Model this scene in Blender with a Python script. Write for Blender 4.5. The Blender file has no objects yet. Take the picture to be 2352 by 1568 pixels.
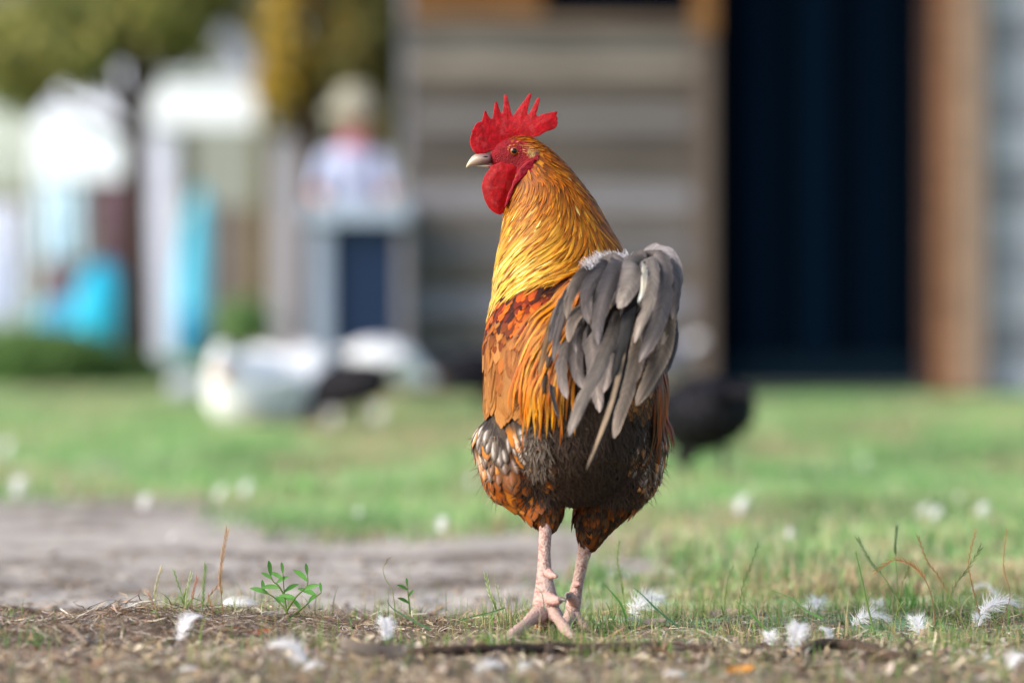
import bpy, bmesh, math, random
import numpy as np
from mathutils import Vector, Matrix
from mathutils.bvhtree import BVHTree
from mathutils.geometry import tessellate_polygon

random.seed(7); rng = np.random.default_rng(7)
sc = bpy.context.scene
col = sc.collection

# ------------------------------------------------------------------ camera, light
CAMH, FPX = 0.38, 8820.0
cd = bpy.data.cameras.new('camera'); cam = bpy.data.objects.new('camera', cd); bpy.context.scene.collection.objects.link(cam)
cam.location = (0, 0, CAMH); cam.rotation_euler = (math.radians(90), 0, 0)
cd.lens = 135; cd.sensor_width = 36; cd.shift_y = (650 - 784) / 2352.0
cd.clip_start = 0.05; cd.clip_end = 900
cd.dof.use_dof = True; cd.dof.focus_distance = 4.22; cd.dof.aperture_fstop = 2.25; cd.dof.aperture_blades = 0
sc.camera = cam

SUN = Vector((-0.78, -0.40, 0.55)).normalized()
w = bpy.data.worlds.new('World'); sc.world = w; w.use_nodes = True
nt = w.node_tree; bg = nt.nodes['Background']
sky = nt.nodes.new('ShaderNodeTexSky'); sky.sky_type = 'NISHITA'; sky.sun_disc = False
sky.sun_elevation = math.asin(SUN.z); sky.sun_rotation = math.atan2(SUN.x, SUN.y)
sky.air_density = 1.0; sky.dust_density = 2.0; sky.ozone_density = 0.6
nt.links.new(sky.outputs[0], bg.inputs[0]); bg.inputs[1].default_value = 0.12
sl = bpy.data.lights.new('sun', 'SUN'); so = bpy.data.objects.new('sun', sl); bpy.context.scene.collection.objects.link(so)
sl.energy = 2.0; sl.angle = math.radians(38); sl.color = (1.0, 0.97, 0.91)
so.rotation_euler = SUN.to_track_quat('Z', 'Y').to_euler()
sc.view_settings.view_transform = 'Standard'; sc.view_settings.look = 'None'
sc.view_settings.exposure = 1.15; sc.view_settings.gamma = 1.0
sc.render.engine = 'CYCLES'
sc.cycles.use_denoising = True
sc.cycles.max_bounces = 6; sc.cycles.transparent_max_bounces = 32

# ------------------------------------------------------------------ helpers
def P(px, py, Y):
    """a point seen at (px,py) of the photograph (2352 wide) standing at distance Y"""
    return Vector(((px - 1176) / FPX * Y, Y, CAMH - (py - 650) / FPX * Y))
def G(px, Y):
    return ((px - 1176) / FPX * Y, Y)
def gy(py):
    return FPX * CAMH / (py - 650)
def lin(c):
    c = np.asarray(c, float) / 255.0
    return np.where(c <= 0.04045, c / 12.92, ((c + 0.055) / 1.055) ** 2.4)

def mesh(name, V, F, cols=None, uvs=None, smooth=True):
    """V (n,3), F list or (m,k) array; cols per vertex, uvs per vertex"""
    me = bpy.data.meshes.new(name)
    V = np.asarray(V, np.float32)
    if isinstance(F, np.ndarray):
        k = F.shape[1]
        me.vertices.add(len(V)); me.vertices.foreach_set('co', V.ravel())
        me.loops.add(F.size); me.loops.foreach_set('vertex_index', F.astype(np.int32).ravel())
        me.polygons.add(len(F)); me.polygons.foreach_set('loop_start', np.arange(0, F.size, k, dtype=np.int32))
        me.update(calc_edges=True)
    else:
        me.from_pydata([tuple(map(float, v)) for v in V], [], F); me.update()
    if cols is not None:
        at = me.color_attributes.new('Col', 'FLOAT_COLOR', 'POINT')
        c4 = np.ones((len(V), 4), np.float32); c4[:, :3] = cols
        at.data.foreach_set('color', c4.ravel())
    if uvs is not None:
        uvl = me.uv_layers.new(name='UVMap')
        li = np.empty(len(me.loops), np.int32); me.loops.foreach_get('vertex_index', li)
        uvl.data.foreach_set('uv', np.asarray(uvs, np.float32)[li].ravel())
    if smooth:
        me.polygons.foreach_set('use_smooth', np.ones(len(me.polygons), bool))
    return me

def obj(name, me, mt=None, parent=None, loc=None, **props):
    o = bpy.data.objects.new(name, me); bpy.context.scene.collection.objects.link(o)
    if mt is not None:
        me.materials.clear(); me.materials.append(mt)
    if parent is not None:
        o.parent = parent
    if loc is not None:
        o.location = loc
    for k, v in props.items():
        o[k] = v
    return o
def thing(name, label, category, loc=(0, 0, 0), rz=0.0, group=None):
    o = bpy.data.objects.new(name, None); bpy.context.scene.collection.objects.link(o)
    o.location = loc; o.rotation_euler = (0, 0, rz); o['label'] = label; o['category'] = category
    o.empty_display_size = 0.05
    if group: o['group'] = group
    return o

class MB:
    """collects shapes into one mesh"""
    def __init__(s): s.V = []; s.F = []; s.C = []; s.n = 0
    def add(s, V, F, c=(1, 1, 1)):
        V = np.asarray(V, float); s.V.append(V)
        s.F += [tuple(int(i) + s.n for i in f) for f in F]
        c = np.asarray(c, float)
        s.C.append(np.tile(c, (len(V), 1)) if c.ndim == 1 else c); s.n += len(V)
    def box(s, x0, x1, y0, y1, z0, z1, c=(1, 1, 1), b=0.0):
        if b <= 0:
            V = [(x, y, z) for x in (x0, x1) for y in (y0, y1) for z in (z0, z1)]
            F = [(0, 1, 3, 2), (4, 6, 7, 5), (0, 4, 5, 1), (2, 3, 7, 6), (0, 2, 6, 4), (1, 5, 7, 3)]
            s.add(V, F, c); return
        bm = bmesh.new(); bmesh.ops.create_cube(bm, size=1)
        for v in bm.verts:
            v.co = Vector(((x0 + x1) / 2 + v.co.x * (x1 - x0), (y0 + y1) / 2 + v.co.y * (y1 - y0), (z0 + z1) / 2 + v.co.z * (z1 - z0)))
        bmesh.ops.bevel(bm, geom=list(bm.edges), offset=b, segments=2, affect='EDGES', profile=0.5)
        bm.verts.index_update()
        s.add([v.co[:] for v in bm.verts], [[v.index for v in f.verts] for f in bm.faces], c); bm.free()
    def tube(s, pts, rs, seg=10, c=(1, 1, 1), cap=True, flat=1.0, ring=None):
        pts = [Vector(p) for p in pts]; V = []; F = []
        up = None
        for i, p in enumerate(pts):
            t = (pts[min(i + 1, len(pts) - 1)] - pts[max(i - 1, 0)]).normalized()
            if up is None:
                up = Vector((0, 0, 1)) if abs(t.z) < 0.8 else Vector((0, -1, 0))
            a = t.cross(up).normalized(); b = a.cross(t).normalized(); up = b
            r = rs[i] if hasattr(rs, '__len__') else rs
            for k in range(seg):
                an = 2 * math.pi * k / seg
                V.append(p + a * math.cos(an) * r + b * math.sin(an) * r * flat)
        for i in range(len(pts) - 1):
            for k in range(seg):
                k2 = (k + 1) % seg
                F.append((i * seg + k, i * seg + k2, (i + 1) * seg + k2, (i + 1) * seg + k))
        if cap:
            F.append(tuple(range(seg))[::-1]); F.append(tuple((len(pts) - 1) * seg + k for k in range(seg)))
        if isinstance(c, np.ndarray) and c.ndim == 2: c = np.repeat(c, seg, axis=0)
        s.add([v[:] for v in V], F, c)
    def build(s, name, mt, parent=None, smooth=True, **props):
        me = mesh(name, np.vstack(s.V), s.F, cols=np.vstack(s.C), smooth=smooth)
        return obj(name, me, mt, parent, **props)

def spline(pts, n):
    pts = np.asarray(pts, float); m = len(pts)
    if m == 2:
        t = np.linspace(0, 1, n)[:, None]; return pts[0] * (1 - t) + pts[1] * t
    d = np.r_[0, np.cumsum(np.linalg.norm(np.diff(pts, axis=0), axis=1))]; d /= d[-1]
    out = []
    for t in np.linspace(0, 1, n):
        i = min(max(np.searchsorted(d, t) - 1, 0), m - 2)
        u = (t - d[i]) / (d[i + 1] - d[i] + 1e-12)
        p0 = pts[max(i - 1, 0)]; p1 = pts[i]; p2 = pts[i + 1]; p3 = pts[min(i + 2, m - 1)]
        out.append(0.5 * ((2 * p1) + (-p0 + p2) * u + (2 * p0 - 5 * p1 + 4 * p2 - p3) * u ** 2 + (-p0 + 3 * p1 - 3 * p2 + p3) * u ** 3))
    return np.array(out)

# value noise
_perm = rng.random((256, 256))
def vnoise(x, y, s=1.0, o=0):
    x = np.asarray(x) * s + 17.3 * o; y = np.asarray(y) * s + 9.1 * o
    xi = np.floor(x).astype(int); yi = np.floor(y).astype(int); fx = x - xi; fy = y - yi
    fx = fx * fx * (3 - 2 * fx); fy = fy * fy * (3 - 2 * fy)
    g = lambda a, b: _perm[a % 256, b % 256]
    return (g(xi, yi) * (1 - fx) + g(xi + 1, yi) * fx) * (1 - fy) + (g(xi, yi + 1) * (1 - fx) + g(xi + 1, yi + 1) * fx) * fy
def fbm(x, y, s=1.0, n=4, o=0):
    r = 0; a = 0.5; t = 0
    for i in range(n):
        r = r + a * vnoise(x, y, s * 2 ** i, o + i * 3); t += a; a *= 0.5
    return r / t
def sstep(a, b, x):
    t = np.clip((np.asarray(x, float) - a) / (b - a), 0, 1); return t * t * (3 - 2 * t)

# ------------------------------------------------------------------ materials
def M(name, base=None, rough=0.7, spec=0.3, noise=0.0, nscale=30.0, stretch=(1, 1, 1), bump=0.0, bscale=200.0,
      sheen=0.0, sss=0.0, voro=0.0, trans=0.0, bdist=0.002, coat=0.0):
    m = bpy.data.materials.new(name); m.use_nodes = True
    n = m.node_tree.nodes; l = m.node_tree.links; b = n['Principled BSDF']
    b.inputs['Roughness'].default_value = rough
    b.inputs['Specular IOR Level'].default_value = spec
    if coat: b.inputs['Coat Weight'].default_value = coat
    if base is None:
        a = n.new('ShaderNodeAttribute'); a.attribute_name = 'Col'; src = a.outputs['Color']
    else:
        a = n.new('ShaderNodeRGB'); a.outputs[0].default_value = (*base, 1); src = a.outputs[0]
    tc = n.new('ShaderNodeTexCoord'); mp = n.new('ShaderNodeMapping'); mp.inputs['Scale'].default_value = stretch
    l.new(tc.outputs['Object'], mp.inputs[0])
    if noise > 0:
        t = n.new('ShaderNodeTexNoise'); t.inputs['Scale'].default_value = nscale; t.inputs['Detail'].default_value = 6
        l.new(mp.outputs[0], t.inputs[0])
        r = n.new('ShaderNodeMapRange'); r.inputs[1].default_value = 0.25; r.inputs[2].default_value = 0.75
        r.inputs[3].default_value = 1 - noise; r.inputs[4].default_value = 1 + noise; l.new(t.outputs[0], r.inputs[0])
        mx = n.new('ShaderNodeVectorMath'); mx.operation = 'SCALE'; l.new(src, mx.inputs[0]); l.new(r.outputs[0], mx.inputs['Scale'])
        src = mx.outputs[0]
    l.new(src, b.inputs['Base Color'])
    if bump > 0:
        if voro:
            t = n.new('ShaderNodeTexVoronoi'); t.inputs['Scale'].default_value = bscale; h = t.outputs['Distance']
        else:
            t = n.new('ShaderNodeTexNoise'); t.inputs['Scale'].default_value = bscale; t.inputs['Detail'].default_value = 4; h = t.outputs[0]
        l.new(mp.outputs[0], t.inputs[0])
        bp = n.new('ShaderNodeBump'); bp.inputs['Strength'].default_value = bump; bp.inputs['Distance'].default_value = bdist
        if voro: bp.invert = True
        l.new(h, bp.inputs['Height']); l.new(bp.outputs[0], b.inputs['Normal'])
    if sheen: b.inputs['Sheen Weight'].default_value = sheen
    if sss:
        b.inputs['Subsurface Weight'].default_value = sss; b.inputs['Subsurface Radius'].default_value = (0.006, 0.002, 0.001)
        b.inputs['Subsurface Scale'].default_value = 1.0
    if trans:
        tr = n.new('ShaderNodeBsdfTranslucent'); l.new(src, tr.inputs[0]); ms = n.new('ShaderNodeMixShader'); ms.inputs[0].default_value = trans
        l.new(b.outputs[0], ms.inputs[1]); l.new(tr.outputs[0], ms.inputs[2]); l.new(ms.outputs[0], n['Material Output'].inputs[0])
    return m

def feather_mat(name, barb=60.0, amt=0.14, rough=0.5, spec=0.35, trans=0.12, fringe=0.0):
    """colour attribute broken up by oblique barbs laid out in the feather's own UV"""
    m = bpy.data.materials.new(name); m.use_nodes = True
    n = m.node_tree.nodes; l = m.node_tree.links; b = n['Principled BSDF']
    a = n.new('ShaderNodeAttribute'); a.attribute_name = 'Col'
    uv = n.new('ShaderNodeUVMap'); uv.uv_map = 'UVMap'
    sp = n.new('ShaderNodeSeparateXYZ'); l.new(uv.outputs[0], sp.inputs[0])
    ab = n.new('ShaderNodeMath'); ab.operation = 'ABSOLUTE'; l.new(sp.outputs[0], ab.inputs[0])
    # v - |u|*k -> barbs run from the shaft outwards to the tip
    mu = n.new('ShaderNodeMath'); mu.operation = 'MULTIPLY_ADD'; mu.inputs[1].default_value = -0.35; l.new(ab.outputs[0], mu.inputs[0]); l.new(sp.outputs[1], mu.inputs[2])
    cb = n.new('ShaderNodeCombineXYZ'); l.new(mu.outputs[0], cb.inputs[1])
    sg = n.new('ShaderNodeMath'); sg.operation = 'MULTIPLY'; sg.inputs[1].default_value = 0.012; l.new(sp.outputs[0], sg.inputs[0]); l.new(sg.outputs[0], cb.inputs[0])
    t = n.new('ShaderNodeTexNoise'); t.inputs['Scale'].default_value = barb; t.inputs['Detail'].default_value = 3
    l.new(cb.outputs[0], t.inputs[0])
    t2 = n.new('ShaderNodeTexNoise'); t2.inputs['Scale'].default_value = barb * 0.16; t2.inputs['Detail'].default_value = 2; l.new(cb.outputs[0], t2.inputs[0])
    ad = n.new('ShaderNodeMath'); ad.operation = 'MULTIPLY_ADD'; ad.inputs[1].default_value = 0.5; hf = n.new('ShaderNodeMath'); hf.operation = 'MULTIPLY'; hf.inputs[1].default_value = 0.5
    l.new(t.outputs[0], hf.inputs[0]); l.new(t2.outputs[0], ad.inputs[0]); l.new(hf.outputs[0], ad.inputs[2])
    r = n.new('ShaderNodeMapRange'); r.inputs[1].default_value = 0.36; r.inputs[2].default_value = 0.64
    r.inputs[3].default_value = 1 - amt; r.inputs[4].default_value = 1 + amt; l.new(ad.outputs[0], r.inputs[0])
    mx = n.new('ShaderNodeVectorMath'); mx.operation = 'SCALE'; l.new(a.outputs['Color'], mx.inputs[0]); l.new(r.outputs[0], mx.inputs['Scale'])
    l.new(mx.outputs[0], b.inputs['Base Color']); b.inputs['Roughness'].default_value = rough; b.inputs['Specular IOR Level'].default_value = spec
    bp = n.new('ShaderNodeBump'); bp.inputs['Strength'].default_value = 0.35; bp.inputs['Distance'].default_value = 0.0006
    l.new(t.outputs[0], bp.inputs['Height']); l.new(bp.outputs[0], b.inputs['Normal'])
    if trans:
        tr = n.new('ShaderNodeBsdfTranslucent'); l.new(mx.outputs[0], tr.inputs[0]); ms = n.new('ShaderNodeMixShader'); ms.inputs[0].default_value = trans
        l.new(b.outputs[0], ms.inputs[1]); l.new(tr.outputs[0], ms.inputs[2]); l.new(ms.outputs[0], n['Material Output'].inputs[0])
        if fringe:   # loose barbules: the vane frays away towards its edge
            fn = n.new('ShaderNodeTexNoise'); fn.inputs['Scale'].default_value = barb * 1.3; fn.inputs['Detail'].default_value = 1; l.new(cb.outputs[0], fn.inputs[0])
            fa = n.new('ShaderNodeMath'); fa.operation = 'MULTIPLY_ADD'; fa.inputs[1].default_value = fringe * 2.4; l.new(fn.outputs[0], fa.inputs[0]); l.new(ab.outputs[0], fa.inputs[2])
            fg = n.new('ShaderNodeMath'); fg.operation = 'GREATER_THAN'; fg.inputs[1].default_value = 1.0 + fringe * 0.95; l.new(fa.outputs[0], fg.inputs[0])
            tp = n.new('ShaderNodeBsdfTransparent'); m2 = n.new('ShaderNodeMixShader'); l.new(fg.outputs[0], m2.inputs[0]); l.new(ms.outputs[0], m2.inputs[1]); l.new(tp.outputs[0], m2.inputs[2])
            l.new(m2.outputs[0], n['Material Output'].inputs[0])
    return m

m_feather = feather_mat('plumage', rough=0.6, spec=0.2, amt=.2, fringe=.3)
m_hackle = feather_mat('glossy_plumage', barb=40, amt=0.2, rough=0.45, spec=0.25, trans=0.15, fringe=.5)
m_tail = feather_mat('tail_vane', barb=60, amt=0.28, rough=0.6, spec=0.25, trans=0.12, fringe=.3)
m_col = M('coloured_matt', rough=0.85, spec=0.2)
m_body = M('body_down', rough=0.9, spec=0.15, noise=0.25, nscale=120, bump=0.5, bscale=500, bdist=0.001)
m_comb = M('comb_skin', rough=0.45, spec=0.2, noise=0.22, nscale=420, bump=0.5, bscale=1500, voro=1, bdist=0.0006, sss=0.08)
m_face = M('face_skin', rough=0.55, spec=0.25, noise=0.3, nscale=260, bump=1.0, bscale=800, voro=1, bdist=0.0012)
m_shank = M('shank_skin', rough=0.6, spec=0.25, noise=0.16, nscale=300, bump=0.7, bscale=420, voro=1, bdist=0.0012)
m_horn = M('horn', rough=0.3, spec=0.5, noise=0.1, nscale=200)
m_leaf = M('leaf', rough=0.6, spec=0.3, trans=0.35, noise=0.15, nscale=60)
m_grass = M('grass_blade', rough=0.6, spec=0.25, trans=0.35)
m_straw = M('straw', rough=0.8, spec=0.2, trans=0.1)
m_white = M('white_down', rough=0.8, spec=0.2, trans=0.35)
m_wood = M('weathered_wood', rough=0.85, spec=0.15, noise=0.42, nscale=7, stretch=(0.45, 3, 7), bump=0.4, bscale=60, bdist=0.004)
m_paint = M('painted', rough=0.6, spec=0.3, noise=0.06, nscale=6, bump=0.1, bscale=40)
m_dark = M('opening_shade', rough=0.95, spec=0.02)  # near black sheets that paint the shade inside the shed openings
m_bark = M('bark', rough=0.9, spec=0.15, noise=0.3, nscale=25, stretch=(3, 3, 0.6), bump=0.8, bscale=30, bdist=0.01)

# ------------------------------------------------------------------ smooth body from ellipsoids
def ellip(mb, c, r, seg=16):
    V = []; F = []
    n = seg // 2
    for i in range(n + 1):
        th = math.pi * i / n
        for k in range(seg):
            a = 2 * math.pi * k / seg
            V.append((c[0] + r[0] * math.sin(th) * math.cos(a), c[1] + r[1] * math.sin(th) * math.sin(a), c[2] + r[2] * math.cos(th)))
    for i in range(n):
        for k in range(seg):
            k2 = (k + 1) % seg; F.append((i * seg + k, (i + 1) * seg + k, (i + 1) * seg + k2, i * seg + k2))
    mb.add(V, F)
def fuse(name, chains, voxel=0.004, smooth=12, steps=6, extra=None):
    """chains: lists of (centre, radii); returns a single smooth closed mesh"""
    mb = MB()
    for ch in chains:
        if len(ch) == 1:
            ellip(mb, ch[0][0], ch[0][1])
        for (c0, r0), (c1, r1) in zip(ch[:-1], ch[1:]):
            for i in range(steps + 1):
                t = i / steps
                ellip(mb, [a * (1 - t) + b * t for a, b in zip(c0, c1)], [a * (1 - t) + b * t for a, b in zip(r0, r1)])
    if extra is not None: extra(mb)
    me = mesh(name, np.vstack(mb.V), mb.F)
    tmp = bpy.data.objects.new('tmp', me); bpy.context.scene.collection.objects.link(tmp)
    r = tmp.modifiers.new('r', 'REMESH'); r.mode = 'VOXEL'; r.voxel_size = voxel
    s = tmp.modifiers.new('s', 'SMOOTH'); s.factor = 0.5; s.iterations = smooth
    dg = (bpy.context.view_layer.update() or bpy.context.evaluated_depsgraph_get())
    out = bpy.data.meshes.new_from_object(tmp.evaluated_get(dg), depsgraph=dg)
    bpy.data.objects.remove(tmp); bpy.data.meshes.remove(me); out.name = name
    out.polygons.foreach_set('use_smooth', np.ones(len(out.polygons), bool))
    return out
def get_co(me):
    a = np.empty(len(me.vertices) * 3, np.float32); me.vertices.foreach_get('co', a); return a.reshape(-1, 3).astype(float)
def set_col(me, c):
    at = me.color_attributes.new('Col', 'FLOAT_COLOR', 'POINT')
    c4 = np.ones((len(me.vertices), 4), np.float32); c4[:, :3] = c; at.data.foreach_set('color', c4.ravel())
def get_no(me):
    a = np.empty(len(me.vertices) * 3, np.float32); me.vertices.foreach_get('normal', a); return a.reshape(-1, 3).astype(float)

# ------------------------------------------------------------------ feathers laid on a surface
def lay(bvh, roots, dirf, L, W, K=7, A=3, h0=0.0006, h1=0.004, hp=1.4, camber=0.25, pa=0.45, pb=0.8, colf=None, droop=0.0, wild=0.12):
    """returns V,F,C,UV of N feathers draped over the surface bvh"""
    N = len(roots); V = np.zeros((N, K, A, 3)); C = np.zeros((N, K, A, 3)); UV = np.zeros((N, K, A, 2))
    us = np.linspace(-1, 1, A); ts = np.linspace(0, 1, K)
    prof = (ts + 0.02) ** pa * (1.0 - ts * 0.985) ** pb; prof /= prof.max(); prof[-1] = max(prof[-1] * 0.3, 0.03)
    for i in range(N):
        p = Vector(roots[i]); jit = Vector(rng.normal(0, wild, 3)); st = L[i] / (K - 1); d = None
        hh = random.uniform(0.7, 1.4)
        for k in range(K):
            q, n, _, _ = bvh.find_nearest(p)
            if q is None: q, n = p, Vector((0, -1, 0))
            base = Vector(dirf(q, n)) + jit
            base = base - n * base.dot(n)
            if base.length < 1e-5: base = Vector((0, 0, -1))
            base.normalize()
            d = base if d is None else (d * 0.55 + base * 0.45).normalized()
            d = (d - n * d.dot(n)).normalized()
            t = ts[k]; h = h0 + h1 * hh * t ** hp
            c = q + n * h; s = d.cross(n)
            w_ = W[i] * prof[k] * 0.5
            for a in range(A):
                V[i, k, a] = c + s * (us[a] * w_) - n * (camber * w_ * us[a] ** 2)
            p = q + d * st - Vector((0, 0, droop * st))
        UV[i, :, :, 0] = us[None, :]; UV[i, :, :, 1] = ts[:, None] * L[i] * 25 + random.random() * 50
    C = colf(np.asarray(roots), ts, us)
    return pack(V, C, UV)
def pack(V, C, UV):
    N, K, A, _ = V.shape
    idx = np.arange(N * K * A).reshape(N, K, A)
    F = np.stack([idx[:, :-1, :-1], idx[:, 1:, :-1], idx[:, 1:, 1:], idx[:, :-1, 1:]], -1).reshape(-1, 4)
    return V.reshape(-1, 3), F, C.reshape(-1, 3), UV.reshape(-1, 2)
def merge(ps):
    n = 0; Vs, Fs, Cs, Us = [], [], [], []
    for V, F, C, U in ps:
        Vs.append(V); Fs.append(F + n); Cs.append(C); Us.append(U); n += len(V)
    return np.vstack(Vs), np.vstack(Fs), np.vstack(Cs), np.vstack(Us)
def fobj(name, ps, mt, parent):
    V, F, C, U = merge(ps); lm = C @ np.array([.25, .65, .10]); C = np.maximum(lm[:, None] + (C - lm[:, None]) * 1.08, 0.002); C = 1.12 * C ** 1.20; C[:, 1] *= np.where(C[:, 0] > 4.0 * C[:, 2], 1.13, 1.0)
    return obj(name, mesh(name, V, F, cols=np.clip(C, 0.002, 0.95), uvs=U), mt, parent)

def surf_points(me, n):
    me.calc_loop_triangles(); co = get_co(me)
    tr = np.empty(len(me.loop_triangles) * 3, np.int32); me.loop_triangles.foreach_get('vertices', tr); tr = tr.reshape(-1, 3)
    a, b, c = co[tr[:, 0]], co[tr[:, 1]], co[tr[:, 2]]
    cr = np.cross(b - a, c - a); ar = np.linalg.norm(cr, axis=1); i = rng.choice(len(tr), n, p=ar / ar.sum())
    u = rng.random((n, 1)); v = rng.random((n, 1)); f = (u + v) > 1; u = np.where(f, 1 - u, u); v = np.where(f, 1 - v, v)
    return a[i] + (b[i] - a[i]) * u + (c[i] - a[i]) * v, cr[i] / ar[i][:, None]
def proj(p):
    p = np.asarray(p); return 1176 + p[..., 0] / p[..., 1] * FPX, 650 - (p[..., 2] - CAMH) / p[..., 1] * FPX
def bvh_of(me):
    co = get_co(me); return BVHTree.FromPolygons([tuple(v) for v in co], [tuple(p.vertices) for p in me.polygons])

def feather_colour(base, tip, edge, var=0.15, edge_amt=0.6, t0=0.35, t1=0.9, shaft=None):
    """base, tip, edge: (N,3) arrays"""
    def f(roots, ts, us):
        N = len(roots); b = np.broadcast_to(base, (N, 3)); tp = np.broadcast_to(tip, (N, 3)); e = np.broadcast_to(edge, (N, 3))
        k = sstep(t0, t1, ts)[None, :, None, None]
        c = b[:, None, None, :] * (1 - k) + tp[:, None, None, :] * k
        c = np.repeat(c, len(us), 2)
        ea = (np.abs(us) ** 1.5)[None, None, :, None] * edge_amt
        c = c * (1 - ea) + e[:, None, None, :] * ea
        if shaft is not None:
            sa = (1 - np.clip(np.abs(us) * 3, 0, 1))[None, None, :, None]
            c = c * (1 - 0.6 * sa) + np.asarray(shaft) * 0.6 * sa
        g = rng.lognormal(0, var, (N, 1, 1, 1))
        return c * g
    return f

# ==================================================================== SETTING: ground
def cover(X, Y):
    """0 = bare earth, 1 = lush grass; follows the worn patches of the yard"""
    px = 1176 + X / Y * FPX; py = 650 + FPX * CAMH / Y
    g = sstep(1180, 1070, py)                                   # lawn further off
    right = sstep(1150, 1900, px) * sstep(1480, 1180, py) * 0.8
    patch = np.exp(-(((px - 860) / 430) ** 2 + ((py - 1160) / 75) ** 2) * 1.6) * 1.25
    g = np.maximum(np.maximum(g, right), patch)
    g = g - 0.8 * np.exp(-(((px - 250) / 330) ** 2 + ((py - 1068) / 22) ** 2))
    g = g - 0.45 * np.exp(-(((px - 900) / 300) ** 2 + ((py - 1050) / 16) ** 2))
    g = g - 0.25 * np.exp(-(((px - 1650) / 230) ** 2 + ((py - 1215) / 34) ** 2))
    g = g - 0.35 * np.exp(-(((px - 2000) / 330) ** 2 + ((py - 985) / 30) ** 2))
    g = g + (fbm(X, Y * 0.5, 2.2, 4) - 0.5) * 1.3 + (fbm(X, Y, 14, 3, 40) - 0.5) * 0.5
    g = g - 1.3 * sstep(1235, 1275, py) * sstep(1280, 1080, px)
    g = g + .35 * sstep(1250, 1400, px) * (fbm(X, Y, 9, 3, 44) > .47)
    return np.clip(g, 0, 1)
def ridge(X, Y):
    px = 1176 + X / Y * FPX
    edge = 4.52 + 0.10 * (fbm(X, Y * 0, 3.0, 3, 5) - 0.5)
    z = 0.012 * sstep(edge + 0.06, edge - 0.12, Y)
    z = z + 0.020 * np.exp(-(((X + 0.40) / 0.07) ** 2 + ((Y - 4.17) / 0.10) ** 2))
    z = z + 0.012 * np.exp(-(((X + 0.53) / 0.06) ** 2 + ((Y - 4.02) / 0.08) ** 2))
    return z
def hgt(X, Y):
    X = np.asarray(X, float); Y = np.asarray(Y, float)
    near = sstep(9, 4.5, Y) * sstep(2.5, 1.2, np.abs(X))
    return (fbm(X, Y, 2.0, 3, 1) - 0.5) * 0.02 * near + (fbm(X, Y, 22, 4, 2) - 0.5) * 0.014 * near + ridge(X, Y) - 0.012
ys = np.r_[np.linspace(-30, 3.2, 12)[:-1], np.arange(3.2, 6.2, 0.0085), 6.2 * (22 / 6.2) ** np.linspace(0, 1, 150)[1:], np.geomspace(22, 400, 24)[1:]]
xd = np.arange(-1.1, 1.1, 0.0085); xo = np.geomspace(1.12, 200, 40)
xs = np.r_[-xo[::-1], xd, xo]
XX, YY = np.meshgrid(xs, ys); ZZ = hgt(XX, np.maximum(YY, 0.5))
cv = cover(XX, np.maximum(YY, 2.5))
dirt1, dirt2 = lin((178, 168, 158)), lin((104, 92, 82)); gr1, gr2, gr3 = lin((142, 178, 122)), lin((180, 188, 154)), lin((118, 158, 100))
n1 = fbm(XX, YY, 6, 4, 7)[..., None]; n2 = fbm(XX, YY, 1.6, 3, 11)[..., None]; n3 = fbm(XX, YY, 60, 3, 4)[..., None]
dn = np.clip(sstep(0.35, 0.75, n1 * 0.6 + n3 * 0.4), 0, 1)
dc = dirt1 * (1 - dn) + dirt2 * dn
near = sstep(4.75, 4.5, YY)[..., None]; dc = dc * (1 - near) + (dc * lin((205, 190, 178)) / lin((255, 255, 255)) * 0.9) * near
gk = sstep(0.3, 0.7, n2); gc = gr1 * (1 - gk) + gr2 * gk; gk2 = sstep(0.55, 0.75, n1); gc = gc * (1 - gk2) + gr3 * gk2
cvs = sstep(0.25, 0.6, cv)[..., None]
GC = dc * (1 - cvs) + gc * cvs
nr, nc = XX.shape; idx = np.arange(nr * nc).reshape(nr, nc)
Fg = np.stack([idx[:-1, :-1], idx[:-1, 1:], idx[1:, 1:], idx[1:, :-1]], -1).reshape(-1, 4)
m_ground = M('earth', rough=0.95, spec=0.1, noise=0.25, nscale=90, bump=0.7, bscale=260, bdist=0.004)
obj('ground', mesh('ground', np.stack([XX, YY, ZZ], -1).reshape(-1, 3), Fg, cols=GC.reshape(-1, 3)), m_ground, kind='structure')

# ------------------------------------------------------------------ grass and litter (stuff)
def blades(N, X, Y, Lr, Wr, cols, lean=0.5, K=4, z=None):
    Z = hgt(X, Y) if z is None else z
    ang = rng.uniform(0, 2 * math.pi, N); L = Lr; le = np.abs(rng.normal(0, lean, N)); fa = ang + rng.normal(0, 0.8, N) + math.pi / 2
    ts = np.linspace(0, 1, K); V = np.zeros((N, K, 2, 3))
    for k, t in enumerate(ts):
        bend = le * t ** 1.6
        hx = np.sin(bend) * L * t; hz = np.cos(bend) * L * t
        cx = X + np.cos(ang) * hx; cy = Y + np.sin(ang) * hx; cz = Z + hz - 0.001
        w_ = Wr * (1 - t ** 2 * 0.92) * 0.5
        for a, s in enumerate((-1, 1)):
            V[:, k, a, 0] = cx + s * w_ * np.cos(fa); V[:, k, a, 1] = cy + s * w_ * np.sin(fa); V[:, k, a, 2] = cz
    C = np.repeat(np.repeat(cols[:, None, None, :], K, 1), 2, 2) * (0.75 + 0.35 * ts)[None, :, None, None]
    UV = np.zeros((N, K, 2, 2))
    return pack(V, C, UV)
def pick(pal, N, var=0.12):
    pal = np.array([lin(p) for p in pal]); c = pal[rng.integers(0, len(pal), N)]; return c * rng.lognormal(0, var, (N, 1))

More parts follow.
